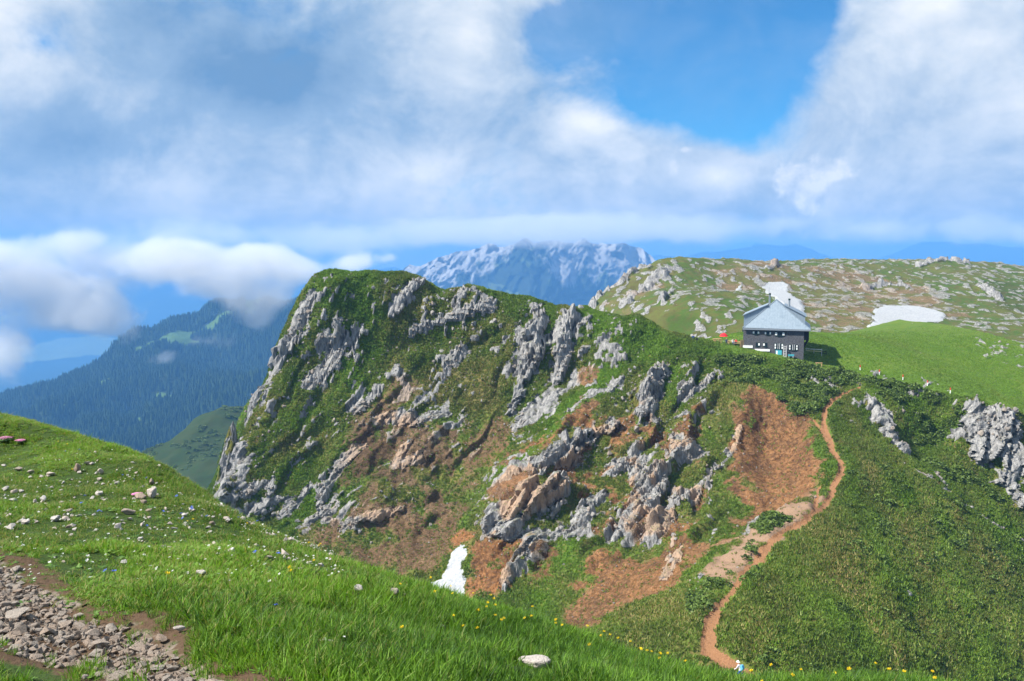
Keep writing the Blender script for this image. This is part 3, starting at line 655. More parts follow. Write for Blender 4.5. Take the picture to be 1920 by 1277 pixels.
# the pinnacle standing off the foot of the cliff edge
pb0 = unproj(428, 925, 172); nh, na = 46, 40; hh_, aa_ = np.meshgrid(np.linspace(0, 1, nh), np.linspace(0, 2*np.pi, na, endpoint=False), indexing='ij')
prof = np.interp(hh_, [0, .25, .55, .8, .93, 1], [1.25, 1.0, .72, .42, .2, .02])
wq = worley(aa_*2.2+hh_*1.5, hh_*5-aa_*.8, 71); wq2 = worley(aa_*5+hh_*2, hh_*12-aa_*1.5, 72)
rr_ = prof*2.6*(.75+.35*wq[1]+.16*wq2[1])
vp = np.stack([rr_*np.cos(aa_)*1.0+hh_*1.9-.5+pb0[0], rr_*np.sin(aa_)*1.3+pb0[1], pb0[2]-7+hh_*21.5+(wq[0]-.5)*.8*(hh_ < .95)], -1).reshape(-1, 3)
ii = np.arange(nh*na).reshape(nh, na); fp_ = np.stack([ii[:-1], np.roll(ii, -1, 1)[:-1], np.roll(ii, -1, 1)[1:], ii[1:]], -1).reshape(-1, 4)
npz = np.zeros(len(vp)); rkp = np.clip(.75+(fbm(vp[:, 0]/2, vp[:, 2]/3, 3, 74)-.5)*2, 0, 1)
obj('rock_pinnacle', mesh_np('rock_pinnacle', vp, fp_, M_ground, {'ma': np.stack([rkp, npz, npz+.3, npz], -1), 'mb': np.stack([npz, npz, npz, npz], -1), 'mc': np.stack([npz, npz, npz, npz+.5], -1)}, False), label='separate pointed rock pinnacle at the outer foot of the cliff', cat='rock pinnacle')
# ------------------------------------------------------------------ plateau hill behind the hut
def lookup(A, B, PXg, PYg, Dg):
    fx, fy, fd, a, b = PXg.ravel(), PYg.ravel(), Dg.ravel(), A.ravel(), B.ravel()
    def f(px, py):
        dd = np.hypot(fx-px, fy-py)
        for r in (3.5, 7, 14, 40):
            c = np.nonzero(dd < r)[0]
            if len(c): break
        if not len(c): c = np.array([dd.argmin()])
        c = c[fd[c] < fd[c].min()*1.06+1]; k = c[dd[c].argmin()]
        return a[k], b[k], fd[k]
    return f
cpl = np.array([[float(t) for t in s.split()] for s in """1098 574 372;1140 545 382;1180 516 395;1230 491 415;1300 492 440;1400 491 450;1500 491 455;1600 491 460;1700 490 470;1790 486 480;1850 492 470;1925 507 460
1160 585 350;1250 540 365;1350 540 375;1450 545 380;1550 545 385;1650 545 390;1750 545 390;1880 550 380;1200 550 372
1180 600 320;1250 603 305;1350 618 285;1420 624 280;1500 625 285;1600 626 280;1700 606 310;1800 592 330;1900 592 330;2050 600 330;2050 520 450""".replace('\n', ';').split(';')])
WP = unproj(cpl[:, 0], cpl[:, 1], cpl[:, 2])
ex = [[20, 400, -75], [10, 330, -70], [25, 460, -75], [60, 520, -30], [90, 520, -12], [140, 560, -8], [220, 560, -8], [300, 560, -8], [40, 300, -45], [60, 270, -29], [100, 262, -27], [160, 262, -27], [230, 262, -27], [320, 300, -22], [320, 450, -10], [5, 270, -60], [30, 425, -55]]
WP = np.vstack([WP, np.array(ex)])
fitp = rbf_fit(WP[:, :2], WP[:, 2], 3.0)
xs = np.arange(8, 300, .85); ys = np.concatenate([np.arange(262, 480, .95), np.arange(480, 560, 4.0)])
XX, YY = np.meshgrid(xs, ys); ZZ = rbf_eval(fitp, np.stack([XX.ravel(), YY.ravel()], -1)).reshape(XX.shape)
pb = np.stack([XX, YY, ZZ], -1); ppx, ppy, pdp = proj(pb); at_p = lookup(XX, YY, ppx, ppy, pdp)
def regp(poly, soft=3.0):
    return sstep(poly_sd(XX, YY, np.array([at_p(a, b)[:2] for a, b in poly]))+(fbm(XX/6, YY/6, 4, 5)-.5)*8, -soft, soft)
rp = np.zeros(XX.shape)
for pl in [[(1110,566,9),(1135,552,11),(1160,535,11),(1190,515,10),(1212,500,8)], [(1165,580,9),(1190,558,9),(1215,535,9),(1240,515,7),(1255,505,5)], [(1240,565,5),(1262,545,5)], [(1835,540,6),(1850,548,7),(1868,558,6),(1880,566,5)], [(1440,508,5),(1455,500,5)], [(1620,540,4),(1650,535,5),(1700,540,6)], [(1720,498,5),(1760,494,5),(1810,495,5)]]:
    q = [(*at_p(a, b), r) for a, b, r in pl]
    for A_, B_ in zip(q[:-1], q[1:]):
        for t in np.linspace(0, 1, 12):
            x0, y0, r0 = A_[0]+(B_[0]-A_[0])*t, A_[1]+(B_[1]-A_[1])*t, (A_[3]*A_[2])/FPX
            rp = np.maximum(rp, 1-np.hypot(XX-x0, (YY-y0)*.55)/(r0*1.25))
nn = fbm(XX/2.6, YY/4.5, 4, 15, .6)
stp = np.maximum(regp([(1335,505),(1430,493),(1560,494),(1660,520),(1760,545),(1830,590),(1760,600),(1640,630),(1560,618),(1510,590),(1480,560),(1420,545),(1350,548)])*.95, regp([(1560,560),(1660,560),(1640,625),(1540,625),(1520,600)])*1.0)
stp = np.maximum(stp, regp([(1600,495),(1830,490),(1900,520),(1780,540),(1650,530)])*.45); stp = np.maximum(stp, regp([(1100,575),(1230,495),(1270,510),(1180,590)])*.8)
rockp = np.maximum(sstep(rp+(nn-.5)*1.6, .0, .35), sstep(nn, .72-.22*stp, .80-.20*stp)*(stp > .02))
def snowp(poly):
    pl = np.array([at_p(a, b)[:2] for a, b in poly]); return sstep(poly_sd(XX, YY, pl)+(fbm(XX/3, YY/4, 4, 33)-.5)*3, -.5, .6)
S1 = snowp([(1430,541),(1440,532),(1468,530),(1479,536),(1477,548),(1491,558),(1501,566),(1507,582),(1500,594),(1470,580),(1452,560),(1440,553)])
S2 = snowp([(1618,624),(1638,608),(1639,584),(1660,577),(1710,575),(1745,581),(1772,590),(1768,604),(1700,612),(1640,628)])
S3 = snowp([(1381,546),(1384,538),(1391,536),(1390,543)])
sn_all = np.maximum(np.maximum(S1, S2), S3); rockp *= 1-sn_all
ZZ = ZZ+(fbm(XX/22, YY/22, 4, 2)-.5)*3.4*(1-sn_all*.7)+(fbm(XX/3, YY/3, 3, 3)-.5)*.7*(1-sn_all)+rockp*((nn-.4)*3+worley(XX/3.2, YY/4.5, 8)[1]*1.3)*np.where(rp > 0, 1.5, .32)+sn_all*.7
pP = np.stack([XX, YY, ZZ], -1); Fp = grid_faces(len(xs), len(ys)); Np = grid_normals(pP).reshape(-1, 3)
zc = np.zeros_like(XX)
soilp = np.clip(stp*(fbm(XX/9, YY/9, 4, 44)*1.3-.22), 0, .55)*(1-sn_all)
dkp = regp([(1210,590),(1300,585),(1360,615),(1340,640),(1200,610)], 4)*.6; dkp = np.maximum(dkp, regp([(1840,520),(1930,530),(1930,590),(1860,580)], 4)*.7)  # first patch is a cloud shadow painted into the ground colour
dkp = np.maximum(dkp, .40); zl = zc
attp = {'ma': np.stack([rockp, soilp, np.clip(stp*.5+.08, 0, 1), dkp], -1).reshape(-1, 4), 'mb': np.stack([sn_all, zc+.05, zc+.1, zc], -1).reshape(-1, 4), 'mc': np.stack([zc, zc, stp*.3, zc+.5], -1).reshape(-1, 4)}
fs = {1: S1, 2: S2, 3: S3}; fidp = np.zeros(len(Fp), int)
for k, s_ in fs.items(): fidp = np.where(s_.ravel()[Fp].mean(1) > .5, k, fidp)
for k in (1, 2, 3):
    for c in components(fidp == k, len(xs)-1)[1:]: fidp[np.array(c)] = 0
pV = pP.reshape(-1, 3)
obj('plateau', sub_mesh('plateau', pV, Fp, fidp == 0, attp, Np, M_ground), kind='structure', label='broad stony green plateau rising behind the hut')
for k, lab in ((1, 'snow patch on stony slope directly behind the hut roof'), (2, 'largest snow patch, lying behind the green meadow rise'), (3, 'tiny speck of snow on the stony slope above the hut')):
    if (fidp == k).any(): obj('snow_patch', sub_mesh('snow_patch', pV, Fp, fidp == k, attp, Np, M_ground), label=lab, cat='snow patch', kind='thing', group='patches of old snow')

# ------------------------------------------------------------------ far mountains and the valley
def far_material(name, forest, field, rockc=None, line=None):
    m, T = material(name); g = T.n('ShaderNodeNewGeometry'); p = g.outputs['Position']
    n1 = T.noise(p, .004, 5, .6); n2 = T.noise(p, .03, 5, .65)
    c = T.mix(n2, tuple(x*.7 for x in forest), tuple(x*1.4 for x in forest))
    at_ = T.n('ShaderNodeAttribute', attribute_name='fm'); s = T.n('ShaderNodeSeparateColor', {0: at_.outputs['Color']})
    c = T.mix(T.ss(T.m('ADD', s.outputs[0], T.m('MULTIPLY', T.m('SUBTRACT', n2, .5), .6)), .4, .6), c, T.mix(n2, tuple(x*.75 for x in field), tuple(x*1.25 for x in field)))
    if rockc:
        mp = T.n('ShaderNodeMapping', {'Vector': p}); mp.inputs['Scale'].default_value = (1, .6, .25)
        nr = T.noise(mp.outputs[0], .02, 6, .65)
        c = T.mix(T.ss(T.m('ADD', s.outputs[1], T.m('MULTIPLY', T.m('SUBTRACT', nr, .5), 1.1)), .35, .6), c, T.mix(nr, tuple(x*.45 for x in rockc), tuple(min(.7, x*1.35) for x in rockc)))
    finish(T, c, 1.0, n2, .6, 14.0, .0); return m
# far rocky mountain with its top in cloud
sil = np.array([(640, 540), (720, 511), (790, 497), (855, 473), (905, 460), (980, 453), (1090, 451), (1170, 455), (1212, 467), (1235, 489), (1300, 520), (1400, 560)])
Y0 = 4600.0
xm = np.linspace(-1000, 1350, 330); tm = np.linspace(-.15, 1, 200); XM, TM = np.meshgrid(xm, tm)
sx_, sz_ = (sil[:, 0]-960)/FPX*Y0, (481-sil[:, 1])/FPX*Y0
top = np.interp(XM, sx_, sz_)+(fbm(XM/60, XM*0, 4, 9)-.5)*50
yb = Y0+(TM-1)*520+np.abs(XM-200)*.22
ZM = -620+(top+620)*TM
rid = 1-np.abs(2*fbm((XM+ZM*.45)/190+(fbm(XM/300, ZM/300, 3, 4)-.5)*2.4, ZM/420, 5, 17, .55)-1)
rid2 = 1-np.abs(2*fbm((XM-ZM*.5)/60, ZM/130, 4, 27, .6)-1)
spur = np.exp(-((XM-(60-(1-TM)*120))/190)**2)
YM = yb-(rid-.6)*300*(.35+TM*.4)-(rid2-.6)*70-spur*240*(1-TM*.6)
pm = np.stack([XM, YM, ZM], -1)
rk_m = np.clip((TM-.52)*2.2+np.abs(XM-60)/900*.35+(fbm(XM/120, ZM/120, 4, 6)-.5)*.9-spur*.5, 0, 1)
me = mesh_np('mountain', pm.reshape(-1, 3), grid_faces(len(xm), len(tm)), far_material('far_rock', (.035, .05, .035), (.09, .12, .05), (.30, .295, .29)), {'fm': np.stack([sstep(fbm(XM/90, ZM/90, 3, 8), .62, .7), rk_m, rk_m, rk_m], -1).reshape(-1, 4)})
obj('mountain', me, kind='structure', label='distant pale rock mountain with its top hidden in cloud')
# forested ridge across the left of the valley
fr = np.array([[float(t) for t in s.split()] for s in """-200 860 2450;0 795 2500;60 770 2520;130 738 2550;190 706 2600;240 662 2650;300 642 2700;345 612 2750;400 602 2800;470 598 2900;540 590 3000;700 585 3200
-200 930 1800;0 850 1900;100 800 1950;200 790 2000;300 760 2100;400 720 2250;500 680 2400
0 900 1550;150 880 1600;270 850 1600;380 800 1750;500 740 2000;600 700 2200;-200 1000 1400;150 1000 1300;350 950 1400;550 850 1700""".replace('\n', ';').split(';')])
WF = unproj(fr[:, 0], fr[:, 1], fr[:, 2])
crest = WF[:12]; WF = np.vstack([WF, crest+[0, 250, -90], crest+[0, 900, -420]])
fitf = rbf_fit(WF[:, :2], WF[:, 2], 40.0)
xf = np.arange(-2000, -150, 14.0); yf = np.arange(1250, 3500, 16.0); XF, YF = np.meshgrid(xf, yf)
ZF = rbf_eval(fitf, np.stack([XF.ravel(), YF.ravel()], -1)).reshape(XF.shape)
spn = 1-np.abs(2*fbm((XF+YF*.45)/330, (YF-XF*.3)/900, 4, 14, .5)-1)
ZF = ZF+(spn-.6)*130+(fbm(XF/120, YF/120, 4, 5)-.5)*45
pf = np.stack([XF, YF, ZF], -1)
fpx, fpy, fdp = proj(pf); at_f = lookup(XF, YF, fpx, fpy, fdp)
clear = sstep(fbm(XF/170, YF/170, 4, 77), .70, .74)
for a, b, rx, ry in [(100, 724, 34, 40), (255, 792, 16, 26), (120, 757, 10, 12)]:
    x0, y0, _ = at_f(a, b); clear = np.maximum(clear, sstep(1-np.hypot((XF-x0)/(rx*1.6), (YF-y0)/(ry*1.2))+(fbm(XF/60, YF/60, 3, 3)-.5)*1.2, .25, .4))
me = mesh_np('forested_ridge', pf.reshape(-1, 3), grid_faces(len(xf), len(yf)), far_material('forest_floor', (.022, .035, .016), (.07, .12, .03)), {'fm': np.stack([clear, clear*0, clear*0, clear*0], -1).reshape(-1, 4)})
obj('forested_ridge', me, kind='structure', label='dark wooded ridge across the deep valley')
# its conifers
M_tree = None
m_, T_ = material('far_conifer'); oi = T_.n('ShaderNodeObjectInfo'); finish(T_, T_.mix(oi.outputs['Random'], (.014, .030, .012), (.038, .065, .022)), 1.0, spec=.05); M_tree = m_
def conifer_mesh():
    mb = MB(); n = 7; r_ = random.Random(3)
    for z0, z1, w in ((1.5, 8, 3.0), (5, 12, 2.3), (9, 16, 1.5)):
        b = [(w*math.cos(2*math.pi*k/n)*r_.uniform(.8, 1.15), w*math.sin(2*math.pi*k/n)*r_.uniform(.8, 1.15), z0) for k in range(n)]
        mb.add(b+[(0, 0, z1)], [(k, (k+1) % n, n) for k in range(n)])
    mb.add([(.3, 0, -2), (-.2, .25, -2), (-.2, -.25, -2), (0, 0, 6)], [(0, 1, 3), (1, 2, 3), (2, 0, 3)])
    me = bpy.data.meshes.new('conifer'); me.from_pydata(mb.v, [], mb.f); me.materials.append(M_tree); return me
con = src('conifer', conifer_mesh())
w_ = np.clip(1-clear*1.6, 0, 1)*(fpx > -220)*(fpx < 720)*(fpy < 960)
pr = w_.ravel(); k = rng.choice(len(pr), 52000, p=pr/pr.sum())
tp = pf.reshape(-1, 3)[k]+np.stack([rng.uniform(-7, 7, len(k)), rng.uniform(-8, 8, len(k)), np.zeros(len(k))], -1)
sc_ = rng.uniform(.75, 1.35, len(k)); rot = np.stack([0*sc_, 0*sc_, rng.uniform(0, 6.28, len(k))], -1)
scatter('forest', tp, rot, np.stack([sc_*1.2, sc_*1.2, sc_], -1), np.zeros(len(k)), [con], kind='stuff', label='dense dark conifer forest covering the ridge across the valley', cat='forest')
# green spur at the foot of the cliff
sp = np.array([[float(t) for t in s.split()] for s in """200 900 640;275 850 650;330 815 670;365 782 690;400 770 700;470 756 720;540 742 740;640 720 780
260 930 560;330 900 560;400 880 580;450 860 600;560 840 640;250 1000 480;400 1000 480;600 950 520""".replace('\n', ';').split(';')])
WS = unproj(sp[:, 0], sp[:, 1], sp[:, 2]); WS = np.vstack([WS, WS[:8]+[-20, 60, -30], WS[:8]+[-80, 250, -170]])
fits = rbf_fit(WS[:, :2], WS[:, 2], 8.0)
xs2 = np.arange(-420, -60, 2.2); ys2 = np.arange(430, 900, 3.0); XS, YS = np.meshgrid(xs2, ys2)
ZS = rbf_eval(fits, np.stack([XS.ravel(), YS.ravel()], -1)).reshape(XS.shape)+(fbm(XS/40, YS/40, 4, 31)-.5)*12+(fbm(XS/7, YS/7, 3, 32)-.5)*2
psn = fbm(XS/26+YS/60, YS/30, 5, 33); pines = sstep(psn, .50, .53)*sstep(fbm(XS/90, YS/90, 3, 34), .33, .45)
ps_ = np.stack([XS, YS, ZS], -1); z0_ = np.zeros_like(XS)
me = mesh_np('hillside', ps_.reshape(-1, 3), grid_faces(len(xs2), len(ys2)), M_ground, {'ma': np.stack([z0_, z0_, z0_, np.maximum(pines, 1.1)], -1).reshape(-1, 4), 'mb': np.stack([z0_, z0_, z0_, z0_], -1).reshape(-1, 4), 'mc': np.stack([z0_, z0_, z0_, z0_+.5], -1).reshape(-1, 4)})  # whole spur coloured darker to stand in for cloud shadow
obj('hillside', me, kind='structure', label='green spur below the cliff, coloured dark for cloud shadow, dotted with dwarf pine')
# valley floor and the ranges beyond it
xv = np.linspace(-9000, 9000, 260); yv = np.concatenate([np.linspace(1200, 6000, 60), np.linspace(6100, 13500, 150)]); XV, YV = np.meshgrid(xv, yv)
rise = sstep(YV, 7600, 11500)
hv = 1-np.abs(2*fbm(XV/2600+3, YV/2600, 5, 51, .5)-1)
ZV = -900+rise*(hv*620+fbm(XV/900, YV/900, 4, 52)*220)+sstep(YV, 10000, 12500)*sstep(XV, -2200, 1800)*330
ZV += (fbm(XV/700, YV/700, 4, 53)-.5)*130*(sstep(YV, 5600, 7600)*.9+.1)
fields = sstep(fbm(XV/420, YV/700, 4, 54), .52, .58)*(1-rise)
me = mesh_np('valley', np.stack([XV, YV, ZV], -1).reshape(-1, 3), grid_faces(len(xv), len(yv)), far_material('valley_ground', (.03, .05, .025), (.16, .19, .07)), {'fm': np.stack([fields, fields*0, fields*0, fields*0], -1).reshape(-1, 4)})
obj('valley', me, kind='structure', label='deep hazy valley with distant wooded hills')
# ------------------------------------------------------------------ air
mh = bpy.data.materials.new('haze_air'); mh.use_nodes = True; H = NT(mh.node_tree)
pv = H.n('ShaderNodeVolumePrincipled', {'Color': (.15, .41, .86), 'Density': 1.7e-4, 'Anisotropy': 0.0})
H.n('ShaderNodeOutputMaterial', {'Volume': pv.outputs[0]})
hz = MB().box(-9500, 9500, -400, 13600, -1080, 190).build('haze', mh, kind='stuff', label='thin blue mountain haze filling the air')
hz.display_type = 'WIRE'
# ------------------------------------------------------------------ foreground meadow
fg = np.array([[float(t) for t in s.split()] for s in """0 778 26;100 800 24;200 832 21;290 856 19;390 926 16.5;470 976 15;560 1013 13.5;700 1063 12;820 1106 10.6;950 1141 9.7;1060 1171 9;1200 1216 8.2;1300 1246 7.6;1400 1264 7.2;1550 1266 7.2;1720 1262 7.3;1800 1280 7.1;1920 1310 6.9
0 850 17;0 930 11.5;0 1000 8.3;0 1066 6.4;0 1160 5.2;0 1277 4.2;200 900 14;200 1000 8.6;250 1100 6.2;250 1200 5.0;400 1000 10.2;450 1100 7;500 1277 4.15;500 1180 5.4;700 1150 7;700 1277 4.25;850 1200 6.5;960 1277 4.5;1100 1240 6.1;1200 1290 5.2;1500 1300 5.6;1700 1320 5.4;1920 1400 5
-250 740 28;-250 900 13;-250 1277 4""".replace('\n', ';').split(';')])
WG = unproj(fg[:, 0], fg[:, 1], fg[:, 2])
n_s = 18; silp = WG[:n_s]
away = silp/np.linalg.norm(silp[:, :2], axis=1, keepdims=True)
WG = np.vstack([WG, silp+np.stack([away[:, 0]*2.5, away[:, 1]*2.5, -2.0+0*away[:, 0]], -1), silp+np.stack([away[:, 0]*9, away[:, 1]*9, -8.5+0*away[:, 0]], -1), np.array([[0, 1, -1.75], [-4, 1, -1.7], [4, 1, -2.0], [-14, 30, -6.5], [-25, 25, -5]])])
fitg = rbf_fit(WG[:, :2], WG[:, 2], 1.0)
xg = np.concatenate([np.arange(-24, -8, .16), np.arange(-8, 9, .075)]); yg = np.concatenate([np.arange(1, 10, .075), np.arange(10, 38, .16)])
XG, YG = np.meshgrid(xg, yg); ZG0 = rbf_eval(fitg, np.stack([XG.ravel(), YG.ravel()], -1)).reshape(XG.shape)
gpx, gpy, gdp = proj(np.stack([XG, YG, ZG0], -1))
_hg = np.interp(gpx, [0, 500, 900, 1300, 1900], [.06, .07, .10, .13, .13])
_zl = unproj(gpx, np.interp(gpx, fg[:n_s, 0], fg[:n_s, 1]), YG)[..., 2]-_hg-.18*np.maximum(0, YG-np.interp(gpx, fg[:n_s, 0], fg[:n_s, 2]))
_d = ZG0-_zl; ZG0 = ZG0-np.where(_d > -.3, .3*np.log1p(np.exp(np.clip(_d/.1, -9, 40)))/3, 0)      # the brow of the slope
ZG = ZG0
def zat(x, y):
    i = np.clip(np.searchsorted(xg, x)-1, 0, len(xg)-2); j = np.clip(np.searchsorted(yg, y)-1, 0, len(yg)-2)
    fx = (x-xg[i])/(xg[i+1]-xg[i]); fy = (y-yg[j])/(yg[j+1]-yg[j])
    return (ZG[j, i]*(1-fx)+ZG[j, i+1]*fx)*(1-fy)+(ZG[j+1, i]*(1-fx)+ZG[j+1, i+1]*fx)*fy
def at_g(px, py):
    """first point of the meadow along the line of sight of a photo pixel"""
    ys_ = np.concatenate([np.arange(1.5, 12, .02), np.arange(12, 36, .06)]); q = unproj(np.full(len(ys_), px), np.full(len(ys_), py), ys_)
    k = np.nonzero(q[:, 2] < zat(q[:, 0], q[:, 1]))[0]
    i = k[0] if len(k) else np.argmin(np.abs(q[:, 2]-zat(q[:, 0], q[:, 1])))
    return q[i, 0], q[i, 1], proj(q[i])[2]
trk = unproj(np.array([-420, -200, 0, 120, 250, 380, 500, 600]), np.array([905, 985, 1062, 1100, 1163, 1223, 1286, 1350]), np.array([11, 8.2, 6.5, 5.95, 5.35, 4.7, 4.1, 3.7]))[:, :2]
trl = unproj(np.array([300, 200, 140, 90, 50, 0, -200, -420]), np.array([1360, 1280, 1240, 1225, 1200, 1212, 1120, 1010]), np.array([3.6, 4.15, 4.45, 4.6, 4.85, 4.75, 5.8, 8]))[:, :2]
trk_sd = poly_sd(XG, YG, np.vstack([trk, trl]))
ng_ = fbm(XG/.9, YG/.9, 4, 201); ng2 = fbm(XG/.22, YG/.22, 3, 202)
track = sstep(trk_sd+(ng_-.5)*.45+(ng2-.5)*.2, -.06, .10)
bare = sstep(trk_sd+(ng_-.5)*.6, -.30, .0)*(1-track)
ZG = ZG0+(fbm(XG/2.2, YG/2.2, 4, 203)-.5)*.28*(1-track)*sstep(YG, 3, 8)+(ng_-.5)*.10*(1-track*.6)+(ng2-.5)*.035-track*.05
gP = np.stack([XG, YG, ZG], -1); Fg = grid_faces(len(xg), len(yg)); Ngr = grid_normals(gP).reshape(-1, 3)
m_, T = material('meadow_soil'); g_ = T.n('ShaderNodeNewGeometry'); p_ = g_.outputs['Position']
a_ = T.n('ShaderNodeAttribute', attribute_name='fg'); s_ = T.n('ShaderNodeSeparateColor', {0: a_.outputs['Color']})
k1 = T.noise(p_, 3, 4, .6); k2 = T.noise(p_, 25, 4, .65)
c_ = T.mix(k1, (.020, .038, .010), (.050, .085, .018)); c_ = T.mix(T.ss(k2, .55, .75, 0, .5), c_, (.05, .035, .018))
dirt = T.mix(k2, (.045, .028, .017), (.12, .078, .05)); grav = T.mix(k2, (.13, .10, .08), (.30, .255, .215))
c_ = T.mix(T.ss(T.m('ADD', s_.outputs[1], T.m('MULTIPLY', T.m('SUBTRACT', k2, .5), .6)), .35, .6), c_, dirt)
c_ = T.mix(T.ss(T.m('ADD', s_.outputs[0], T.m('MULTIPLY', T.m('SUBTRACT', k2, .5), .6)), .4, .6), c_, T.mix(T.ss(k1, .45, .65), dirt, grav))
finish(T, c_, .95, k2, .8, .03, .1); M_mead = m_
attg = {'fg': np.stack([track, bare, 0*bare, 0*bare], -1).reshape(-1, 4)}
tf = track.ravel()[Fg].mean(1) > .5; gV = gP.reshape(-1, 3)
obj('meadow', sub_mesh('meadow', gV, Fg, ~tf, attg, Ngr, M_mead), kind='structure', label='flowery alpine meadow slope falling away to the ridge')
gtrack = obj('gravel_track', sub_mesh('gravel_track', gV, Fg, tf, attg, Ngr, M_mead), kind='structure', label='stony track crossing the corner of the meadow')
def sample(A, x, y):
    i = np.clip(np.searchsorted(xg, x), 0, len(xg)-1); j = np.clip(np.searchsorted(yg, y), 0, len(yg)-1); return A[j, i]
# --- stones
def stone_mesh(name, seed, mat, n=13, sub=0, flat=.62):
    import bmesh
    r_ = random.Random(seed); bm = bmesh.new()
    for i in range(n):
        v = Vector((r_.gauss(0, 1), r_.gauss(0, 1), r_.gauss(0, 1))).normalized()*r_.uniform(.8, 1.1)
        bm.verts.new((v.x*.62, v.y*.5, v.z*.5*flat))
    h = bmesh.ops.convex_hull(bm, input=bm.verts)
    bmesh.ops.delete(bm, geom=[v for v in bm.verts if not v.link_faces], context='VERTS')
    if sub:
        bmesh.ops.bevel(bm, geom=bm.edges[:], offset=.05, segments=1, affect='EDGES')
        bmesh.ops.triangulate(bm, faces=bm.faces[:])
        bmesh.ops.subdivide_edges(bm, edges=bm.edges[:], cuts=sub, use_grid_fill=True)
        for v in bm.verts:
            q = v.co*4+Vector((seed*3.1, 0, 0)); from mathutils import noise as mn
            v.co += v.co.normalized()*(mn.fractal(q, 1.0, 2.0, 4)*.045)
    me = bpy.data.meshes.new(name); bm.to_mesh(me); bm.free(); me.materials.append(mat); return me
def stone_material(name, a, b, warm):
    m, T = material(name); tc = T.n('ShaderNodeTexCoord'); p = tc.outputs['Object']; oi = T.n('ShaderNodeObjectInfo')
    n1 = T.noise(p, 2.5, 5, .65); n2 = T.noise(p, 11, 5, .7)
    c = T.mix(n1, a, b); c = T.mix(T.m('MULTIPLY', oi.outputs['Random'], .7), c, warm); c = T.mix(T.ss(n2, .52, .7, 0, .55), c, tuple(x*.4 for x in a))
    c = T.mix(T.ss(n2, .26, .36, .5, 0), c, (.62, .6, .57))
    finish(T, c, .9, n2, .7, .08, .25); return m
M_stone = stone_material('limestone', (.25, .215, .185), (.46, .41, .36), (.34, .24, .175))
M_white = stone_material('pale_stone', (.42, .40, .375), (.66, .635, .60), (.55, .43, .36))
smesh = [stone_mesh('stone', s, M_stone, 12+s % 4, 0, .55+.1*(s % 3)) for s in range(12)]
SR = np.random.default_rng(4)
# stones of the track: the largest three hundred one by one, the rest as gravel
cand = SR.uniform([-6.5, 2.6], [1.5, 9.5], (80000, 2)); tv = sample(track, cand[:, 0], cand[:, 1]); cand = cand[tv > .45]
cz = zat(cand[:, 0], cand[:, 1]); cpx, cpy, cdp = proj(np.stack([cand[:, 0], cand[:, 1], cz], -1))
vis = (cpx > -25) & (cpx < 620) & (cpy < 1300); cand, cz, cpx, cpy = cand[vis], cz[vis], cpx[vis], cpy[vis]
size = np.clip(.0195*np.exp(SR.normal(0, .5, len(cand))), .012, .12)
order = np.argsort(-size); keep = []
for k in order:
    if all((cand[k, 0]-cand[j, 0])**2+(cand[k, 1]-cand[j, 1])**2 > ((size[k]+size[j])*.62)**2 for j in keep): keep.append(k)
    if len(keep) >= 300: break
for n_, k in enumerate(keep):
    s = size[k]*1.35
    o = obj('stone', smesh[n_ % 12], gtrack); o.location = (cand[k, 0], cand[k, 1], cz[k]+s*.17); o.scale = (s, s, s)
    o.rotation_euler = (SR.uniform(-.35, .35), SR.uniform(-.35, .35), SR.uniform(0, 6.28))
rest = np.setdiff1d(np.arange(len(cand)), keep)[:20000]; ss_ = np.clip(size[rest], .01, .042)*1.3
pebs = [src('pebble', stone_mesh('pebble', 40+i, M_stone, 9)) for i in range(4)]
scatter('gravel', np.stack([cand[rest, 0], cand[rest, 1], cz[rest]+ss_*.2], -1), SR.uniform(-3, 3, (len(rest), 3)), np.stack([ss_]*3, -1), SR.integers(0, 4, len(rest)), pebs, kind='stuff', label='small grey and brown gravel filling the stony track', parent=gtrack)
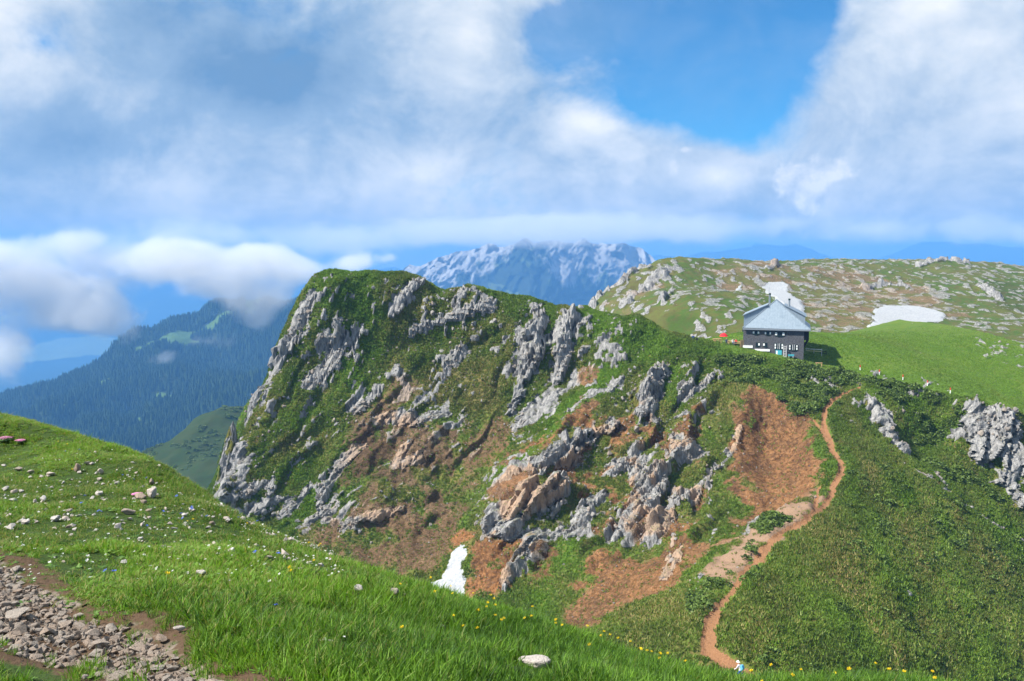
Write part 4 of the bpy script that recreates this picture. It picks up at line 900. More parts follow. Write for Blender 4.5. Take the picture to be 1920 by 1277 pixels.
# loose stones lying in the meadow
LS = [((1000, 1252), 66, .42, 1, 'largest flat pinkish stone, in the long grass near the bottom edge'),
      ((286, 934), 26, .9, 1, 'white block in the stone cluster beside the pink flower cushion'), ((262, 936), 26, .5, 0, 'low flat stone under the pink flower cushion'), ((269, 946), 14, .7, 0, 'small dark stone in front of the flat stone by the cushion'),
      ((284, 911), 13, 1.1, 0, 'upright grey stone above the white block'), ((145, 884), 14, 1.3, 0, 'taller grey upright stone of the pair on the upper meadow'), ((189, 890), 13, 1.1, 1, 'pale upright stone of the pair on the upper meadow'),
      ((186, 901), 12, .6, 1, 'small pale stone at the foot of the pale upright one'), ((105, 978), 26, .5, 1, 'flat pale stone alone in the grass above the track'), ((82, 941), 20, .6, 1, 'rounded pale stone on the meadow above the flat pale one'),
      ((377, 1080), 18, .7, 1, 'small cream stone alone in the middle of the green slope'), ((336, 1187), 22, .55, 1, 'light stone at the grass edge of the track'), ((303, 1208), 26, .6, 0, 'brownish flat stone on the bare earth beside the track'),
      ((672, 1108), 26, .4, 1, 'flat white stone lying on the green slope under the snow tongue'), ((739, 1117), 18, 1.0, 0, 'angular grey stone beside a small flat one on the green slope'), ((757, 1119), 12, .5, 0, 'small flat stone touching the angular grey one'),
      ((879, 1138), 12, 1.0, 0, 'little grey stone near the edge of the slope below the earth gully'), ((830, 1183), 15, .9, 1, 'knobbly pale stone among yellow flowers in the long grass'), ((535, 1019), 11, 1.2, 1, 'upright cream stone at the brow of the slope'),
      ((1043, 1227), 11, .7, 0, 'small grey stone just above the largest flat stone'), ((448, 1181), 12, 1.0, 1, 'pointed pale stone half hidden in grass right of the track'), ((240, 965), 26, .45, 0, 'flat grey slab below the stone cluster'), ((280, 960), 14, .5, 0, 'small flat stone right of the grey slab'),
      ((345, 968), 14, .4, 1, 'thin pale stone in short grass on the brow'), ((398, 986), 13, .8, 0, 'rounded grey stone with a white patch of stones below it'), ((424, 975), 13, .4, 1, 'thin flat stone near the brow of the slope'), ((130, 962), 13, .7, 1, 'small pale stone above the flat pale one on the left'),
      ((172, 874), 9, .6, 1, 'tiny pale stone behind the two upright stones'), ((220, 912), 11, 1.1, 1, 'small pointed cream stone between the upright pair and the cluster'), ((35, 883), 14, .6, 0, 'grey stone in the row at the far left of the meadow'), ((58, 888), 14, .5, 1, 'pale stone in the row at the far left of the meadow'),
      ((95, 893), 18, .45, 1, 'long pinkish stone in the row on the upper meadow'), ((10, 921), 18, .6, 1, 'white stone at the very left edge of the meadow'), ((40, 925), 12, .5, 1, 'flat white stone near the left edge of the meadow'), ((128, 993), 11, .8, 0, 'reddish brown stone by a dark tuft above the track'),
      ((8, 876), 12, .5, 1, 'highest white stone at the left edge of the meadow'), ((1135, 1277), 22, .5, 1, 'white stone cut by the bottom edge of the picture'), ((160, 1277), 14, .7, 0, 'stone at the edge of the grassy corner by the track'), ((505, 1048), 12, .5, 1, 'pale stone in short grass below the upright cream one')]
stone_at = []
for n_, ((px, py), wpx, hh, pale, lab) in enumerate(LS):
    x0, y0, dd = at_g(px, py); z0 = zat(x0, y0)
    w = wpx*dd/FPX; o = obj('stone', stone_mesh('stone', 200+n_, M_white if pale else M_stone, 16, 2 if wpx > 24 else 1, 1.0), label=lab, cat='stone', group='loose stones in the meadow')
    o.scale = (w/1.15, w/1.2, w*hh*1.0); stone_at.append((x0, y0, w));  o.location = (x0, y0, z0+w*hh*.34+.012); o.rotation_euler = (SR.uniform(-.2, .2), SR.uniform(-.2, .2), SR.uniform(-.5, .5))
# small stony scatter on the upper meadow
k_ = 900; sxy = np.stack([SR.uniform(0, 620, k_), SR.normal(940, 45, k_)], -1); q = np.array([at_g(a, b)[:2] for a, b in sxy[:420]])
q = q+SR.normal(0, .05, q.shape); kz = zat(q[:, 0], q[:, 1]); s2 = np.clip(.045*np.exp(SR.normal(0, .45, len(q))), .02, .12)
pebw = [src('pebble', stone_mesh('pebble', 60+i, M_white, 9)) for i in range(4)]
scatter('rubble', np.stack([q[:, 0], q[:, 1], kz+s2*.25], -1), np.stack([SR.uniform(-.3, .3, len(q)), SR.uniform(-.3, .3, len(q)), SR.uniform(0, 6, len(q))], -1), np.stack([s2]*3, -1), SR.integers(0, 4, len(q)), pebw, kind='stuff', label='small pale stones sprinkled through the upper meadow', cat='rubble')
# --- grass
def blade_material(name, lo, hi, dryc, trans=.35):
    m, T = material(name); at_ = T.n('ShaderNodeAttribute', attribute_type='INSTANCER', attribute_name='tone'); s = T.n('ShaderNodeSeparateXYZ', {0: at_.outputs['Vector']})
    oi = T.n('ShaderNodeObjectInfo'); h = T.n('ShaderNodeAttribute', attribute_name='bl'); hs = T.n('ShaderNodeSeparateColor', {0: h.outputs['Color']})
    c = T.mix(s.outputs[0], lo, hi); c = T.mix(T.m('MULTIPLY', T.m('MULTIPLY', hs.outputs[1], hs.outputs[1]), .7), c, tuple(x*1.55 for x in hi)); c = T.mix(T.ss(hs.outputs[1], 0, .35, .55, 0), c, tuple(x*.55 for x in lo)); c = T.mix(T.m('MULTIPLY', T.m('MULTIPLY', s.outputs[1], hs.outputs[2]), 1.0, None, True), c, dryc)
    b = T.n('ShaderNodeBsdfPrincipled', {'Base Color': c, 'Roughness': .55, 'Specular IOR Level': .25})
    t = T.n('ShaderNodeBsdfTranslucent', {'Color': T.mix(1.0, c, (1.1, 1.15, .5), 'MULTIPLY')})
    mx = T.n('ShaderNodeMixShader', {0: trans, 1: b.outputs[0], 2: t.outputs[0]}); T.n('ShaderNodeOutputMaterial', {'Surface': mx.outputs[0]}); return m
M_blade = blade_material('grass_blade', (.036, .100, .014), (.150, .285, .026), (.30, .26, .10))
def clump_mesh(name, seed, nb, h, rad, wid, mat, lean=.5, seg=3):
    r_ = np.random.default_rng(seed); V = []; F = []; Cc = []
    for b in range(nb):
        a = r_.uniform(0, 6.28); rr = rad*math.sqrt(r_.uniform(0, 1)); x0, y0 = rr*math.cos(a), rr*math.sin(a)
        hh = h*r_.uniform(.5, 1.15); la = r_.uniform(0, 6.28); le = lean*hh*r_.uniform(.2, 1.2); fa = r_.uniform(0, 3.14); w = wid*r_.uniform(.7, 1.3)
        tint, dr = r_.uniform(0, 1), float(r_.uniform() < .18); base_i = len(V)
        for s in range(seg+1):
            t = s/seg; cx, cy_ = x0+le*t*t*math.cos(la), y0+le*t*t*math.sin(la); z = hh*(t-.18*t*t*lean); ww = w*(1-t**1.6)*.5+.0006
            V += [(cx-ww*math.cos(fa), cy_-ww*math.sin(fa), z-.01), (cx+ww*math.cos(fa), cy_+ww*math.sin(fa), z-.01)]; Cc += [(t, tint, dr, 1)]*2
        F += [(base_i+2*s, base_i+2*s+1, base_i+2*s+3, base_i+2*s+2) for s in range(seg)]
    return mesh_np(name, np.array(V), np.array(F), mat, {'bl': np.array(Cc)})
def herb_mesh(name, seed, nl, rad, wid, mat):
    r_ = np.random.default_rng(seed); V = []; F = []; Cc = []
    for b in range(nl):
        a = r_.uniform(0, 6.28); L = rad*r_.uniform(.6, 1.2); up = r_.uniform(.15, .7); w = wid*r_.uniform(.7, 1.3); i0 = len(V); tint = r_.uniform(0, .8)
        ca, sa_ = math.cos(a), math.sin(a)
        for t, ww in ((0, .15), (.45, 1), (.8, .75), (1.0, .05)):
            x, z = L*t, L*up*(t-.45*t*t)
            V += [(x*ca-ww*w*sa_*.5, x*sa_+ww*w*ca*.5, z), (x*ca+ww*w*sa_*.5, x*sa_-ww*w*ca*.5, z)]; Cc += [(t, tint, 0, 1)]*2
        F += [(i0+2*s, i0+2*s+1, i0+2*s+3, i0+2*s+2) for s in range(3)]
    return mesh_np(name, np.array(V), np.array(F), mat, {'bl': np.array(Cc)})
M_herb = blade_material('herb_leaf', (.04, .10, .022), (.13, .23, .035), (.1, .1, .03), .25)
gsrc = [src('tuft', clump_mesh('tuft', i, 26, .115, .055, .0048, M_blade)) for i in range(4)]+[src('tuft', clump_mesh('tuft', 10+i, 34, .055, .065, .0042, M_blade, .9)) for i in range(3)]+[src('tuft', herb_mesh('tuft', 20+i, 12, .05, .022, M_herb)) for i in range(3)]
GR = np.random.default_rng(12)
def grow(n, dens_fn):
    # spread by picture area as seen, so the far brow is covered as well as the near grass
    xy = np.stack([GR.uniform(-23, 9, n), 1.8+GR.uniform(0, 1, n)**1.7*34], -1)
    z = zat(xy[:, 0], xy[:, 1]); px, py, dp = proj(np.stack([xy[:, 0], xy[:, 1], z], -1))
    ok = (px > -120) & (px < 2040) & (py < 1420) & (py > 700) & (np.abs(sample(ZG, xy[:, 0], xy[:, 1])-z) < 1)
    beyond = np.interp(px, fg[:n_s, 0], fg[:n_s, 2])*1.22+1.0
    ok &= xy[:, 1] < beyond
    return xy[ok], z[ok], px[ok], py[ok], dp[ok]
xy, z, px, py, dp = grow(560000, None)
tk = sample(track, xy[:, 0], xy[:, 1]); br = sample(bare, xy[:, 0], xy[:, 1])
tall = sstep(px-(900-(py-950)*1.6), -250, 500); tall = np.maximum(tall, sstep(py, 1080, 1230)*.75*(px > 250)); tall = np.maximum(tall, sstep(py, 1150, 1200)*.6*(px < 260))
tall = np.clip(tall+(fbm(xy[:, 0]/1.2, xy[:, 1]/1.2, 3, 301)-.5)*.7, 0, 1)
pat = fbm(xy[:, 0]/.7, xy[:, 1]/.7, 4, 302); pat2 = fbm(xy[:, 0]/2.5, xy[:, 1]/2.5, 3, 303)
keepg = GR.uniform(0, 1, len(xy)) < (1-np.clip(tk*1.15, 0, 1))*(1-br*.65)*(.25+.6*sstep(pat, .33, .56))
keepg |= (GR.uniform(0, 1, len(xy)) < .010)
shortg = np.ones(len(xy))
for x0, y0, w in stone_at:
    r = np.hypot(x0, y0); ux, uy = x0/r, y0/r; rel = xy-[x0, y0]; al = rel@np.array([ux, uy]); ac = np.abs(rel@np.array([-uy, ux]))
    keepg &= ~((np.abs(al) < w*.5) & (ac < w*.5)); shortg = np.where((al < 0) & (al > -.45-w) & (ac < w*.65), .38, shortg)
xy, z, px, py, dp, tall, pat, pat2, tk, br = [a[keepg] for a in (xy, z, px, py, dp, tall, pat, pat2, tk, br)]; shortg = shortg[keepg]
kind_ = np.where(GR.uniform(0, 1, len(xy)) < tall*.95, GR.integers(0, 4, len(xy)), GR.integers(4, 7, len(xy)))
herb = GR.uniform(0, 1, len(xy)) < .22*(1-tall)*sstep(pat2, .35, .6); kind_ = np.where(herb, GR.integers(7, 10, len(xy)), kind_)
sc = GR.uniform(.7, 1.25, len(xy))*(.75+.45*sstep(pat, .3, .7))*np.where(br > .3, .6, 1)*(1+.35*sstep(dp, 10, 22))*shortg
tone = np.stack([np.clip(.30+2.2*(pat2-.5)+1.8*(pat-.5)+GR.normal(0, .25, len(xy)), 0, 1), np.clip(1.1-tall+GR.normal(0, .2, len(xy)), 0, 1), 0*sc], -1)
scatter('grass', np.stack([xy[:, 0], xy[:, 1], z], -1), np.stack([GR.normal(0, .12, len(xy)), GR.normal(0, .12, len(xy))+.1, GR.uniform(0, 6.28, len(xy))], -1), np.stack([sc, sc, sc*(.75+.25*tall)], -1), kind_, gsrc, tone, kind='stuff', label='short alpine grass and herbs covering the meadow slope', cat='grass')
print('grass clumps', len(xy))
# --- flowers
M_stem = simple('flower_stem', (.06, .14, .03)); M_yel = simple('yellow_petal', (.80, .58, .015), .6, .12); M_blu = simple('blue_petal', (.10, .16, .62), .6, .15); M_pnk = simple('pink_petal', (.55, .20, .38), .6, .3, 30); M_whi = simple('white_petal', (.8, .8, .76), .6, .08); M_cush = simple('cushion_leaf', (.05, .10, .025), .9, .4, 40)
def bloom_mesh(mat, r, n, cup):
    mb = MB()
    for k in range(n):
        a = 2*math.pi*k/n; w = 2.6/n
        p = lambda rr, da, zz: (r*rr*math.cos(a+da), r*rr*math.sin(a+da), r*zz)
        mb.add([p(.1, 0, 0), p(.7, -w*.55, cup*.5), p(1.0, 0, cup*1.1), p(.7, w*.55, cup*.5), p(.62, 0, cup*.25)], [(0, 1, 4), (1, 2, 4), (2, 3, 4), (3, 0, 4)])
        mb.add([p(.05, .3, .15), p(.5, -w*.5+.3, cup*.9), p(.6, .3, cup*1.5), p(.5, w*.5+.3, cup*.9)], [(0, 1, 2), (0, 2, 3)])
    me = bpy.data.meshes.new('bloom'); me.from_pydata(mb.v, [], mb.f); me.materials.append(mat); return me
def stem_mesh(h):
    mb = MB().bar((0, 0, -.02), (.012, .004, h*.6), .0035, n=4); mb.bar((.012, .004, h*.6), (.008, .012, h), .003, n=4)
    me = bpy.data.meshes.new('stem'); me.from_pydata(mb.v, [], mb.f); me.materials.append(M_stem); return me
by, bb, stt = bloom_mesh(M_yel, .0165, 6, .7), bloom_mesh(M_blu, .017, 5, .35), stem_mesh(1.0)
def flower(name, px, py, bm_, h, lab, cat, grp, s=1.0):
    x0, y0, dd = at_g(px, py+2); z0 = zat(x0, y0)
    # the bloom stands where it is seen: its foot lies a little nearer than the ground behind it
    e_ = empty(name, (x0, y0, z0), (0, 0, SR.uniform(0, 6.28)), label=lab, cat=cat, group=grp)
    st_ = obj('stem', stt, e_); st_.scale = (1, 1, h)
    b = obj('bloom', bm_, e_); b.location = (.008, .012, h); b.scale = (s, s, s); b.rotation_euler = (SR.uniform(-.5, .5), SR.uniform(-.5, .5), 0)
Yf = [(55,187),(103,205),(85,322),(500,403),(655,430),(735,422),(750,430),(855,435),(928,437),(640,385),(750,567),(502,625),(798,606),(875,607),(963,543),(918,520),(925,485),(952,487),(997,565),(983,611),(1105,593),(1133,525),(1135,548),(1247,604),(1258,610),(1288,612),(1478,602),(1490,600),(1518,612),(1555,629),(1620,640),(1632,660),(1670,670),(1710,685),(1757,687),(1765,697),(1877,715),(1655,737),(1672,740),(1685,745),(1788,740),(1396,634),(1410,705),(875,525),(960,540)]
Yf = [(560+a/2.595, 950+b/2.595) for a, b in Yf]+[(1447,1276),(1502,1272),(1487,1290),(1560,1275),(1588,1288),(1643,1266),(1662,1285),(1745,1270),(1752,1290),(1432,1292),(1405,1282),(1690,1283)]+[(a/2.47, 760+b/2.47) for a, b in [(275,170),(332,290),(308,178),(1147,568),(895,540),(867,540),(770,845),(1335,815),(1350,815),(1482,664)]]
for a, b in Yf: flower('yellow_flower', a, b+14, by, SR.uniform(.10, .19), 'yellow globe flower standing in the meadow grass', 'flower', 'yellow flowers in the meadow', SR.uniform(.85, 1.25))
Bf = [(480,815),(530,820),(376,478),(452,520),(835,535),(850,550),(893,496),(955,540),(820,440),(1100,545),(1190,720),(1283,720),(1283,980),(397,437),(300,230),(370,220),(680,350),(565,347),(617,365),(1195,530),(683,580),(890,505),(462,525),(760,515)]
for a, b in Bf: flower('blue_flower', a/2.47, 762+b/2.47, bb, SR.uniform(.08, .11), 'small blue gentian in the short meadow grass', 'flower', 'blue flowers in the meadow', SR.uniform(1.0, 1.7))
wxy = np.array([at_g(a, b)[:2] for a, b in zip(SR.uniform(0, 640, 380), 850+SR.uniform(0, 1, 380)*(250))]); wz = zat(wxy[:, 0], wxy[:, 1])
bw = src('bloom', bloom_mesh(M_whi, .012, 5, .3)); nw = len(wxy); hw = SR.uniform(.03, .08, nw)
scatter('white_flowers', np.stack([wxy[:, 0], wxy[:, 1], wz+hw], -1), SR.uniform(-.5, .5, (nw, 3)), np.repeat(SR.uniform(.6, 1.5, nw)[:, None], 3, 1), np.zeros(nw), [bw], kind='stuff', label='tiny white blossoms sprinkled through the short grass', cat='flowers')
PC = [((10, 823), 34, 'large pink flower cushion at the left edge of the upper meadow'), ((38, 829), 22, 'small pink flower cushion right of the large one'), ((257, 929), 22, 'pale pink flower cushion growing over the flat stone'), ((615, 1052), 20, 'pink flower cushion at the brow above the brown slope'), ((632, 1058), 16, 'whitish pink cushion beside the one at the brow')]
for (px_, py_), w_, lab in PC:
    x0, y0, dd = at_g(px_, py_+2); z0 = zat(x0, y0); w = w_*dd/FPX*.42
    e_ = empty('flower_cushion', (x0, y0, z0+.02), label=lab, cat='flower cushion', group='pink flower cushions')
    mb = MB(); n = 16; ring = [(0, .42), (.5, .38), (.85, .2), (1, -.12)]
    vs = [(w*r*math.cos(6.283*k/n)*(1+.12*math.sin(3*k)), w*r*math.sin(6.283*k/n)*(1+.12*math.cos(2*k)), w*h*.6) for r, h in ring for k in range(n)]
    fs_ = [(i*n+k, i*n+(k+1) % n, (i+1)*n+(k+1) % n, (i+1)*n+k) for i in range(3) for k in range(n)]
    mb.add(vs, fs_).build('leaf_pad', M_cush, e_, True)
    mb = MB()
    for k in range(150):
        r = math.sqrt(SR.uniform(0, 1)); a = SR.uniform(0, 6.28); h = .42-.3*r*r; c0 = Vector((w*r*math.cos(a), w*r*math.sin(a), w*h*.6+.012)); s = SR.uniform(.010, .016)
        mb.add([c0+Vector((s*math.cos(t)*1.0, s*math.sin(t), .004*math.sin(t*2.5))) for t in (0, 1.26, 2.51, 3.77, 5.03)], [(0, 1, 2, 3, 4)])
    b_ = mb.build('blossoms', M_pnk, e_); b_['kind'] = 'stuff'
# ------------------------------------------------------------------ the hut
def mat_shingle():
    m, T = material('weathered_shingle'); p = T.n('ShaderNodeTexCoord').outputs['Object']
    br = T.n('ShaderNodeTexBrick', {'Vector': T.v('MULTIPLY', T.n('ShaderNodeCombineXYZ', {0: T.m('ADD', T.n('ShaderNodeSeparateXYZ', {0: p}).outputs[0], T.n('ShaderNodeSeparateXYZ', {0: p}).outputs[1]), 1: T.n('ShaderNodeSeparateXYZ', {0: p}).outputs[2], 2: 0.0}).outputs[0], (1, 1, 1)), 'Scale': 1.0, 'Color1': (.050, .052, .060), 'Color2': (.115, .118, .13), 'Mortar': (.012, .012, .015), 'Mortar Size': .012, 'Brick Width': .14, 'Row Height': .2})
    n = T.noise(p, 3, 5, .7); c = T.mix(T.m('MULTIPLY', n, .6), br.outputs[0], (.13, .13, .14)); finish(T, c, .85, br.outputs['Fac'], -.4, .03, .2); return m
def mat_roof():
    m, T = material('sheet_metal_roof'); p = T.n('ShaderNodeTexCoord').outputs['Object']
    mp = T.n('ShaderNodeMapping', {'Vector': p}); mp.inputs['Scale'].default_value = (2.4, 2.4, .12); n = T.noise(mp.outputs[0], 1.2, 5, .7); n2 = T.noise(p, .9, 4, .6)
    c = T.mix(n, (.13, .18, .225), (.31, .37, .43)); c = T.mix(T.ss(n2, .5, .75, 0, .4), c, (.11, .16, .20)); finish(T, c, .5, n2, .15, .05, .5, .25); return m
M_wall, M_roof = mat_shingle(), mat_roof()
M_dk = simple('dark_green_shutter', (.012, .035, .032), .6); M_wh = simple('white_paint', (.78, .79, .78), .6, .06); M_gl = simple('window_glass', (.015, .02, .025), .08, .1, spec=.6)
M_dw = simple('dark_timber', (.03, .027, .025), .8, .4); M_tan = simple('pale_timber', (.45, .29, .15), .8, .25); M_turq = simple('turquoise_paint', (.08, .42, .50), .6, .2); M_pipe = simple('grey_metal', (.30, .33, .36), .45, .2, metal=.5)
M_red = simple('red_cloth', (.62, .02, .03), .8, .2); M_yelw = simple('yellow_rail', (.72, .62, .30), .7); M_grey = simple('grey_timber', (.42, .42, .42), .8, .2)
HW, WT, RH = 5.95, 5.45, 5.6          # half width, wall height, roof height
fc = unproj(1449, 666, 180); hut_z = float(fc[2]); HA = R(18)
hut = empty('mountain_hut', (fc[0], fc[1], hut_z), (0, 0, -HA), label='dark shingled mountain hut with grey metal hip roof on the grassy ridge', cat='hut')
D = 14.0
MB().box(-HW, HW, 0, D, -2.5, WT).build('wall', M_wall, hut)
roof_me = MB(); ov = .45; xl, xr, yf_, yb_, ze = -HW-.12, HW+1.25, -ov, D+ov, WT-.12; ap = (.2, 4.6, WT+RH); ap2 = (.2, D-4.2, WT+RH)
c1, c2, c3, c4 = (xl, yf_, ze+.2), (xr, yf_, ze+.1), (xr, yb_, ze+.1), (xl, yb_, ze+.2)
roof_me.add([c1, c2, c3, c4, ap, ap2], [(0, 1, 4), (1, 2, 5, 4), (2, 3, 5), (3, 0, 4, 5), (3, 2, 1, 0)])
roof = roof_me.build('roof', M_roof, hut)
fas = MB().box(xl, xr, yf_-.05, yf_+.02, ze-.22, ze+.12); fas.build('fascia', M_pipe, roof)
# standing seams of the front hip
V1, V2, VA = Vector(c1), Vector(c2), Vector(ap); nrmf = (V2-V1).cross(VA-V1).normalized()
if nrmf.y > 0: nrmf = -nrmf
for k in range(1, 26):
    x = xl+(xr-xl)*k/26; t = (x-xl)/(xr-xl); foot = V1+(V2-V1)*t
    tt = (x-xl)/(ap[0]-xl) if x < ap[0] else (xr-x)/(xr-ap[0]); head = foot.copy(); head.y = yf_+(ap[1]-yf_)*tt; head.z = foot.z+(ap[2]-foot.z)*tt
    MB().bar(foot+nrmf*.02, head+nrmf*.02-(head-foot).normalized()*.12, .05, .05).build('seam', M_roof, roof)
for a_, b_ in ((c1, ap), (c2, ap)): MB().bar(Vector(a_)+nrmf*.03, Vector(b_)+nrmf*.03, .16, .1).build('hip_cap', M_roof, roof)
for side, x_out, x_in in ((-1, -HW-.1, -1.35), (1, HW+.12, 1.9)):
    y0, y1 = 2.6, D-2.4; zo, zi = WT+2.35, WT+4.55
    dm = MB().add([(x_out, y0, WT), (x_out, y0, zo), (x_in, y0+.6, zi), (x_in, y0+.6, WT+1), (x_out, y1, WT), (x_out, y1, zo), (x_in, y1-.6, zi), (x_in, y1-.6, WT+1)], [(0, 3, 2, 1), (4, 5, 6, 7), (1, 2, 6, 5), (0, 1, 5, 4), (0, 4, 7, 3), (3, 7, 6, 2)])
    d_ = dm.build('dormer', M_roof, hut)
    rf = MB().add([(x_out-side*-.25, y0-.3, zo-.02), (x_in, y0+.35, zi+.04), (x_in, y1-.35, zi+.04), (x_out-side*-.25, y1+.3, zo-.02), (x_out-side*-.25, y0-.3, zo+.12), (x_in, y0+.35, zi+.18), (x_in, y1-.35, zi+.18), (x_out-side*-.25, y1+.3, zo+.12)], [(0, 1, 2, 3), (7, 6, 5, 4), (0, 4, 5, 1), (1, 5, 6, 2), (2, 6, 7, 3), (3, 7, 4, 0)])
    rf.build('dormer_roof', M_roof, d_)
for x, y, z0, z1, w in ((-1.1, 6.2, WT+3.4, WT+6.6, .42), (2.85, 5.6, WT+2.6, WT+5.55, .42)):
    ch = MB().bar((x, y, z0), (x, y, z1), w, n=8).build('chimney', M_pipe, hut)
    MB().bar((x, y, z1), (x, y, z1+.35), w*1.15, n=8).build('chimney_cap', M_dk, ch)
MB().bar((-1.25, 6.0, WT+5), (-1.25, 6.0, WT+8.3), .05, n=5).build('antenna', M_pipe, hut)
def window(x, z, w, h, shut=(1, 1), sw=.38, mull=1, name='window'):
    fr_ = MB().box(x-w/2, x+w/2, -.04, .02, z-h/2, z+h/2).build(name, M_dk, hut)
    n = mull+1
    for k in range(n):
        xa = x-w/2+.06+(w-.12)*k/n; MB().box(xa+.02, xa+(w-.12)/n-.02, -.06, -.035, z-h/2+.07, z+h/2-.07).build('pane', M_gl, fr_)
    for k in range(mull): MB().box(x-w/2+w*(k+1)/n-.035, x-w/2+w*(k+1)/n+.035, -.075, -.03, z-h/2, z+h/2).build('mullion', M_wh, fr_)
    for s, on in ((-1, shut[0]), (1, shut[1])):
        if not on: continue
        xc = x+s*(w/2+sw/2+.02); sh_ = MB().box(xc-sw/2, xc+sw/2, -.09, -.03, z-h/2-.03, z+h/2+.03).build('shutter', M_dk, fr_)
        if h > 1.0:
            for zz in (z-h*.24, z+h*.24): MB().box(xc-sw*.36, xc+sw*.36, -.105, -.08, zz-h*.19, zz+h*.19).build('white_panel', M_wh, sh_)
        else: MB().box(xc-sw*.38, xc+sw*.38, -.105, -.08, z-h*.33, z+h*.33).build('white_panel', M_wh, sh_)
    MB().box(x-w/2-.08, x+w/2+.08, -.13, -.0, z-h/2-.1, z-h/2-.02).build('sill', M_dk, fr_)
for x, z, w, h, s, sw in ((-3.42, 4.55, .50, .66, (1, 1), .42), (-1.08, 4.5, .52, .64, (1, 1), .38), (1.25, 4.4, .85, .82, (1, 1), .55), (-3.2, 2.14, .42, .75, (0, 1), .42), (-1.36, 2.12, .42, .75, (1, 0), .42)): window(x, z, w, h, s, sw, 0)
window(1.12, 1.85, .95, 1.15, (1, 1), .36, 2); window(3.95, 1.72, .98, 1.1, (1, 1), .34, 2)
dr = MB().box(.55, 1.75, -.05, .02, -.1, 1.15).build('door', M_turq, hut)
for k in range(3): MB().box(.62+k*.38, .92+k*.38, -.07, -.045, .1, .95).build('door_panel', M_wh if k == 0 else M_turq, dr)
MB().box(-HW-.03, -4.0, -.10, 0, 1.35, 1.85).build('plinth', M_wh, hut); MB().box(-3.6, -.6, -.12, 0, .75, 1.18).build('plinth', M_wh, hut)
bx_ = MB().box(HW, HW+.95, .6, 6.5, 3.15, 5.2).build('side_annex', M_dw, hut)
for y in (.9, 3.5, 6.2): MB().bar((HW+.85, y, 3.15), (HW, y, 1.7), .14).build('brace', M_dw, bx_)
MB().box(-HW-.45, -HW, 4.0, 5.0, 4.3, 5.0).build('side_window', M_dk, hut)
lad = empty('ladder', hut.matrix_basis @ Vector((2.35, -.9, -.3)), (R(-14), 0, -HA), label='grey wooden ladder leaning on the hut front', cat='ladder')
for x in (-.27, .27): MB().box(x-.05, x+.05, -.04, .04, -.3, 2.45).build('rail', M_grey, lad)
for k in range(7): MB().box(-.22, .22, -.03, .03, .15+k*.34, .24+k*.34).build('rung', M_grey, lad)
tub = empty('water_trough', hut.matrix_basis @ Vector((3.55, -.55, .0)), (0, 0, -HA), label='turquoise trough on the ground at the hut front', cat='trough')
MB().add([(-.55, -.2, 0), (.55, -.2, 0), (.55, .2, 0), (-.55, .2, 0), (-.62, -.25, .3), (.62, -.25, .3), (.62, .25, .3), (-.62, .25, .3), (-.56, -.2, .3), (.56, -.2, .3), (.56, .2, .3), (-.56, .2, .3), (-.5, -.15, .06), (.5, -.15, .06), (.5, .15, .06), (-.5, .15, .06)],
         [(3, 2, 1, 0), (0, 1, 5, 4), (1, 2, 6, 5), (2, 3, 7, 6), (3, 0, 4, 7), (4, 5, 9, 8), (5, 6, 10, 9), (6, 7, 11, 10), (7, 4, 8, 11), (8, 9, 13, 12), (9, 10, 14, 13), (10, 11, 15, 14), (11, 8, 12, 15), (12, 13, 14, 15)]).build('basin', M_turq, tub)
for x in (-.4, .4): MB().box(x-.06, x+.06, -.22, .22, -.35, .005).build('foot', M_grey, tub)
# helper: surface point of the displaced massif under a photo pixel
_vx, _vy, _vd = [a.ravel() for a in proj(P)]
def hit(px, py):
    dd = np.hypot(_vx-px, _vy-py)
    for r in (3.5, 7, 14, 30):
        c = np.nonzero(dd < r)[0]
        if len(c): break
    c = c[_vd[c] < _vd[c].min()+6]; return Vm[c[dd[c].argmin()]]
def ground_z(x, y):
    k = np.hypot(Vm[:, 0]-x, Vm[:, 1]-y); c = np.argsort(k)[:6]; return float(Vm[c, 2].max())
# fence right of the hut
fe = hit(1525, 662); fen = empty('fence', tuple(fe), (0, 0, R(-35)), label='short pale rail fence beside the shaded end of the hut', cat='fence')
for x in (-1.6, 0, 1.6): MB().box(x-.06, x+.06, -.06, .06, -.6, 1.0).build('post', M_grey, fen)
for z in (.45, .85): MB().box(-1.7, 1.7, -.11, -.065, z-.07, z+.07).build('rail', M_wh if z > .6 else M_yelw, fen)
fd = hit(1543, 664); fen2 = empty('barrier', tuple(fd), (0, 0, R(-20)), label='low dark barrier at the end of the pale fence', cat='barrier')
for x in (-.6, .6): MB().box(x-.05, x+.05, -.05, .05, -.4, .75).build('post', M_dw, fen2)
for z in (.3, .68): MB().box(-.65, .65, -.09, -.055, z-.05, z+.05).build('rail', M_dw, fen2)
# log bench below the hut
bp = hit(1536, 686); bn = empty('log_bench', (bp[0], bp[1], bp[2]+.1), (0, 0, R(-15)), label='bright timber bench on the grass below the hut', cat='bench')
MB().box(-.65, .65, -.2, .2, .32, .42).build('seat', M_tan, bn)
for x in (-.5, .5): MB().box(x-.08, x+.08, -.16, .16, -.3, .325).build('leg', M_tan, bn)
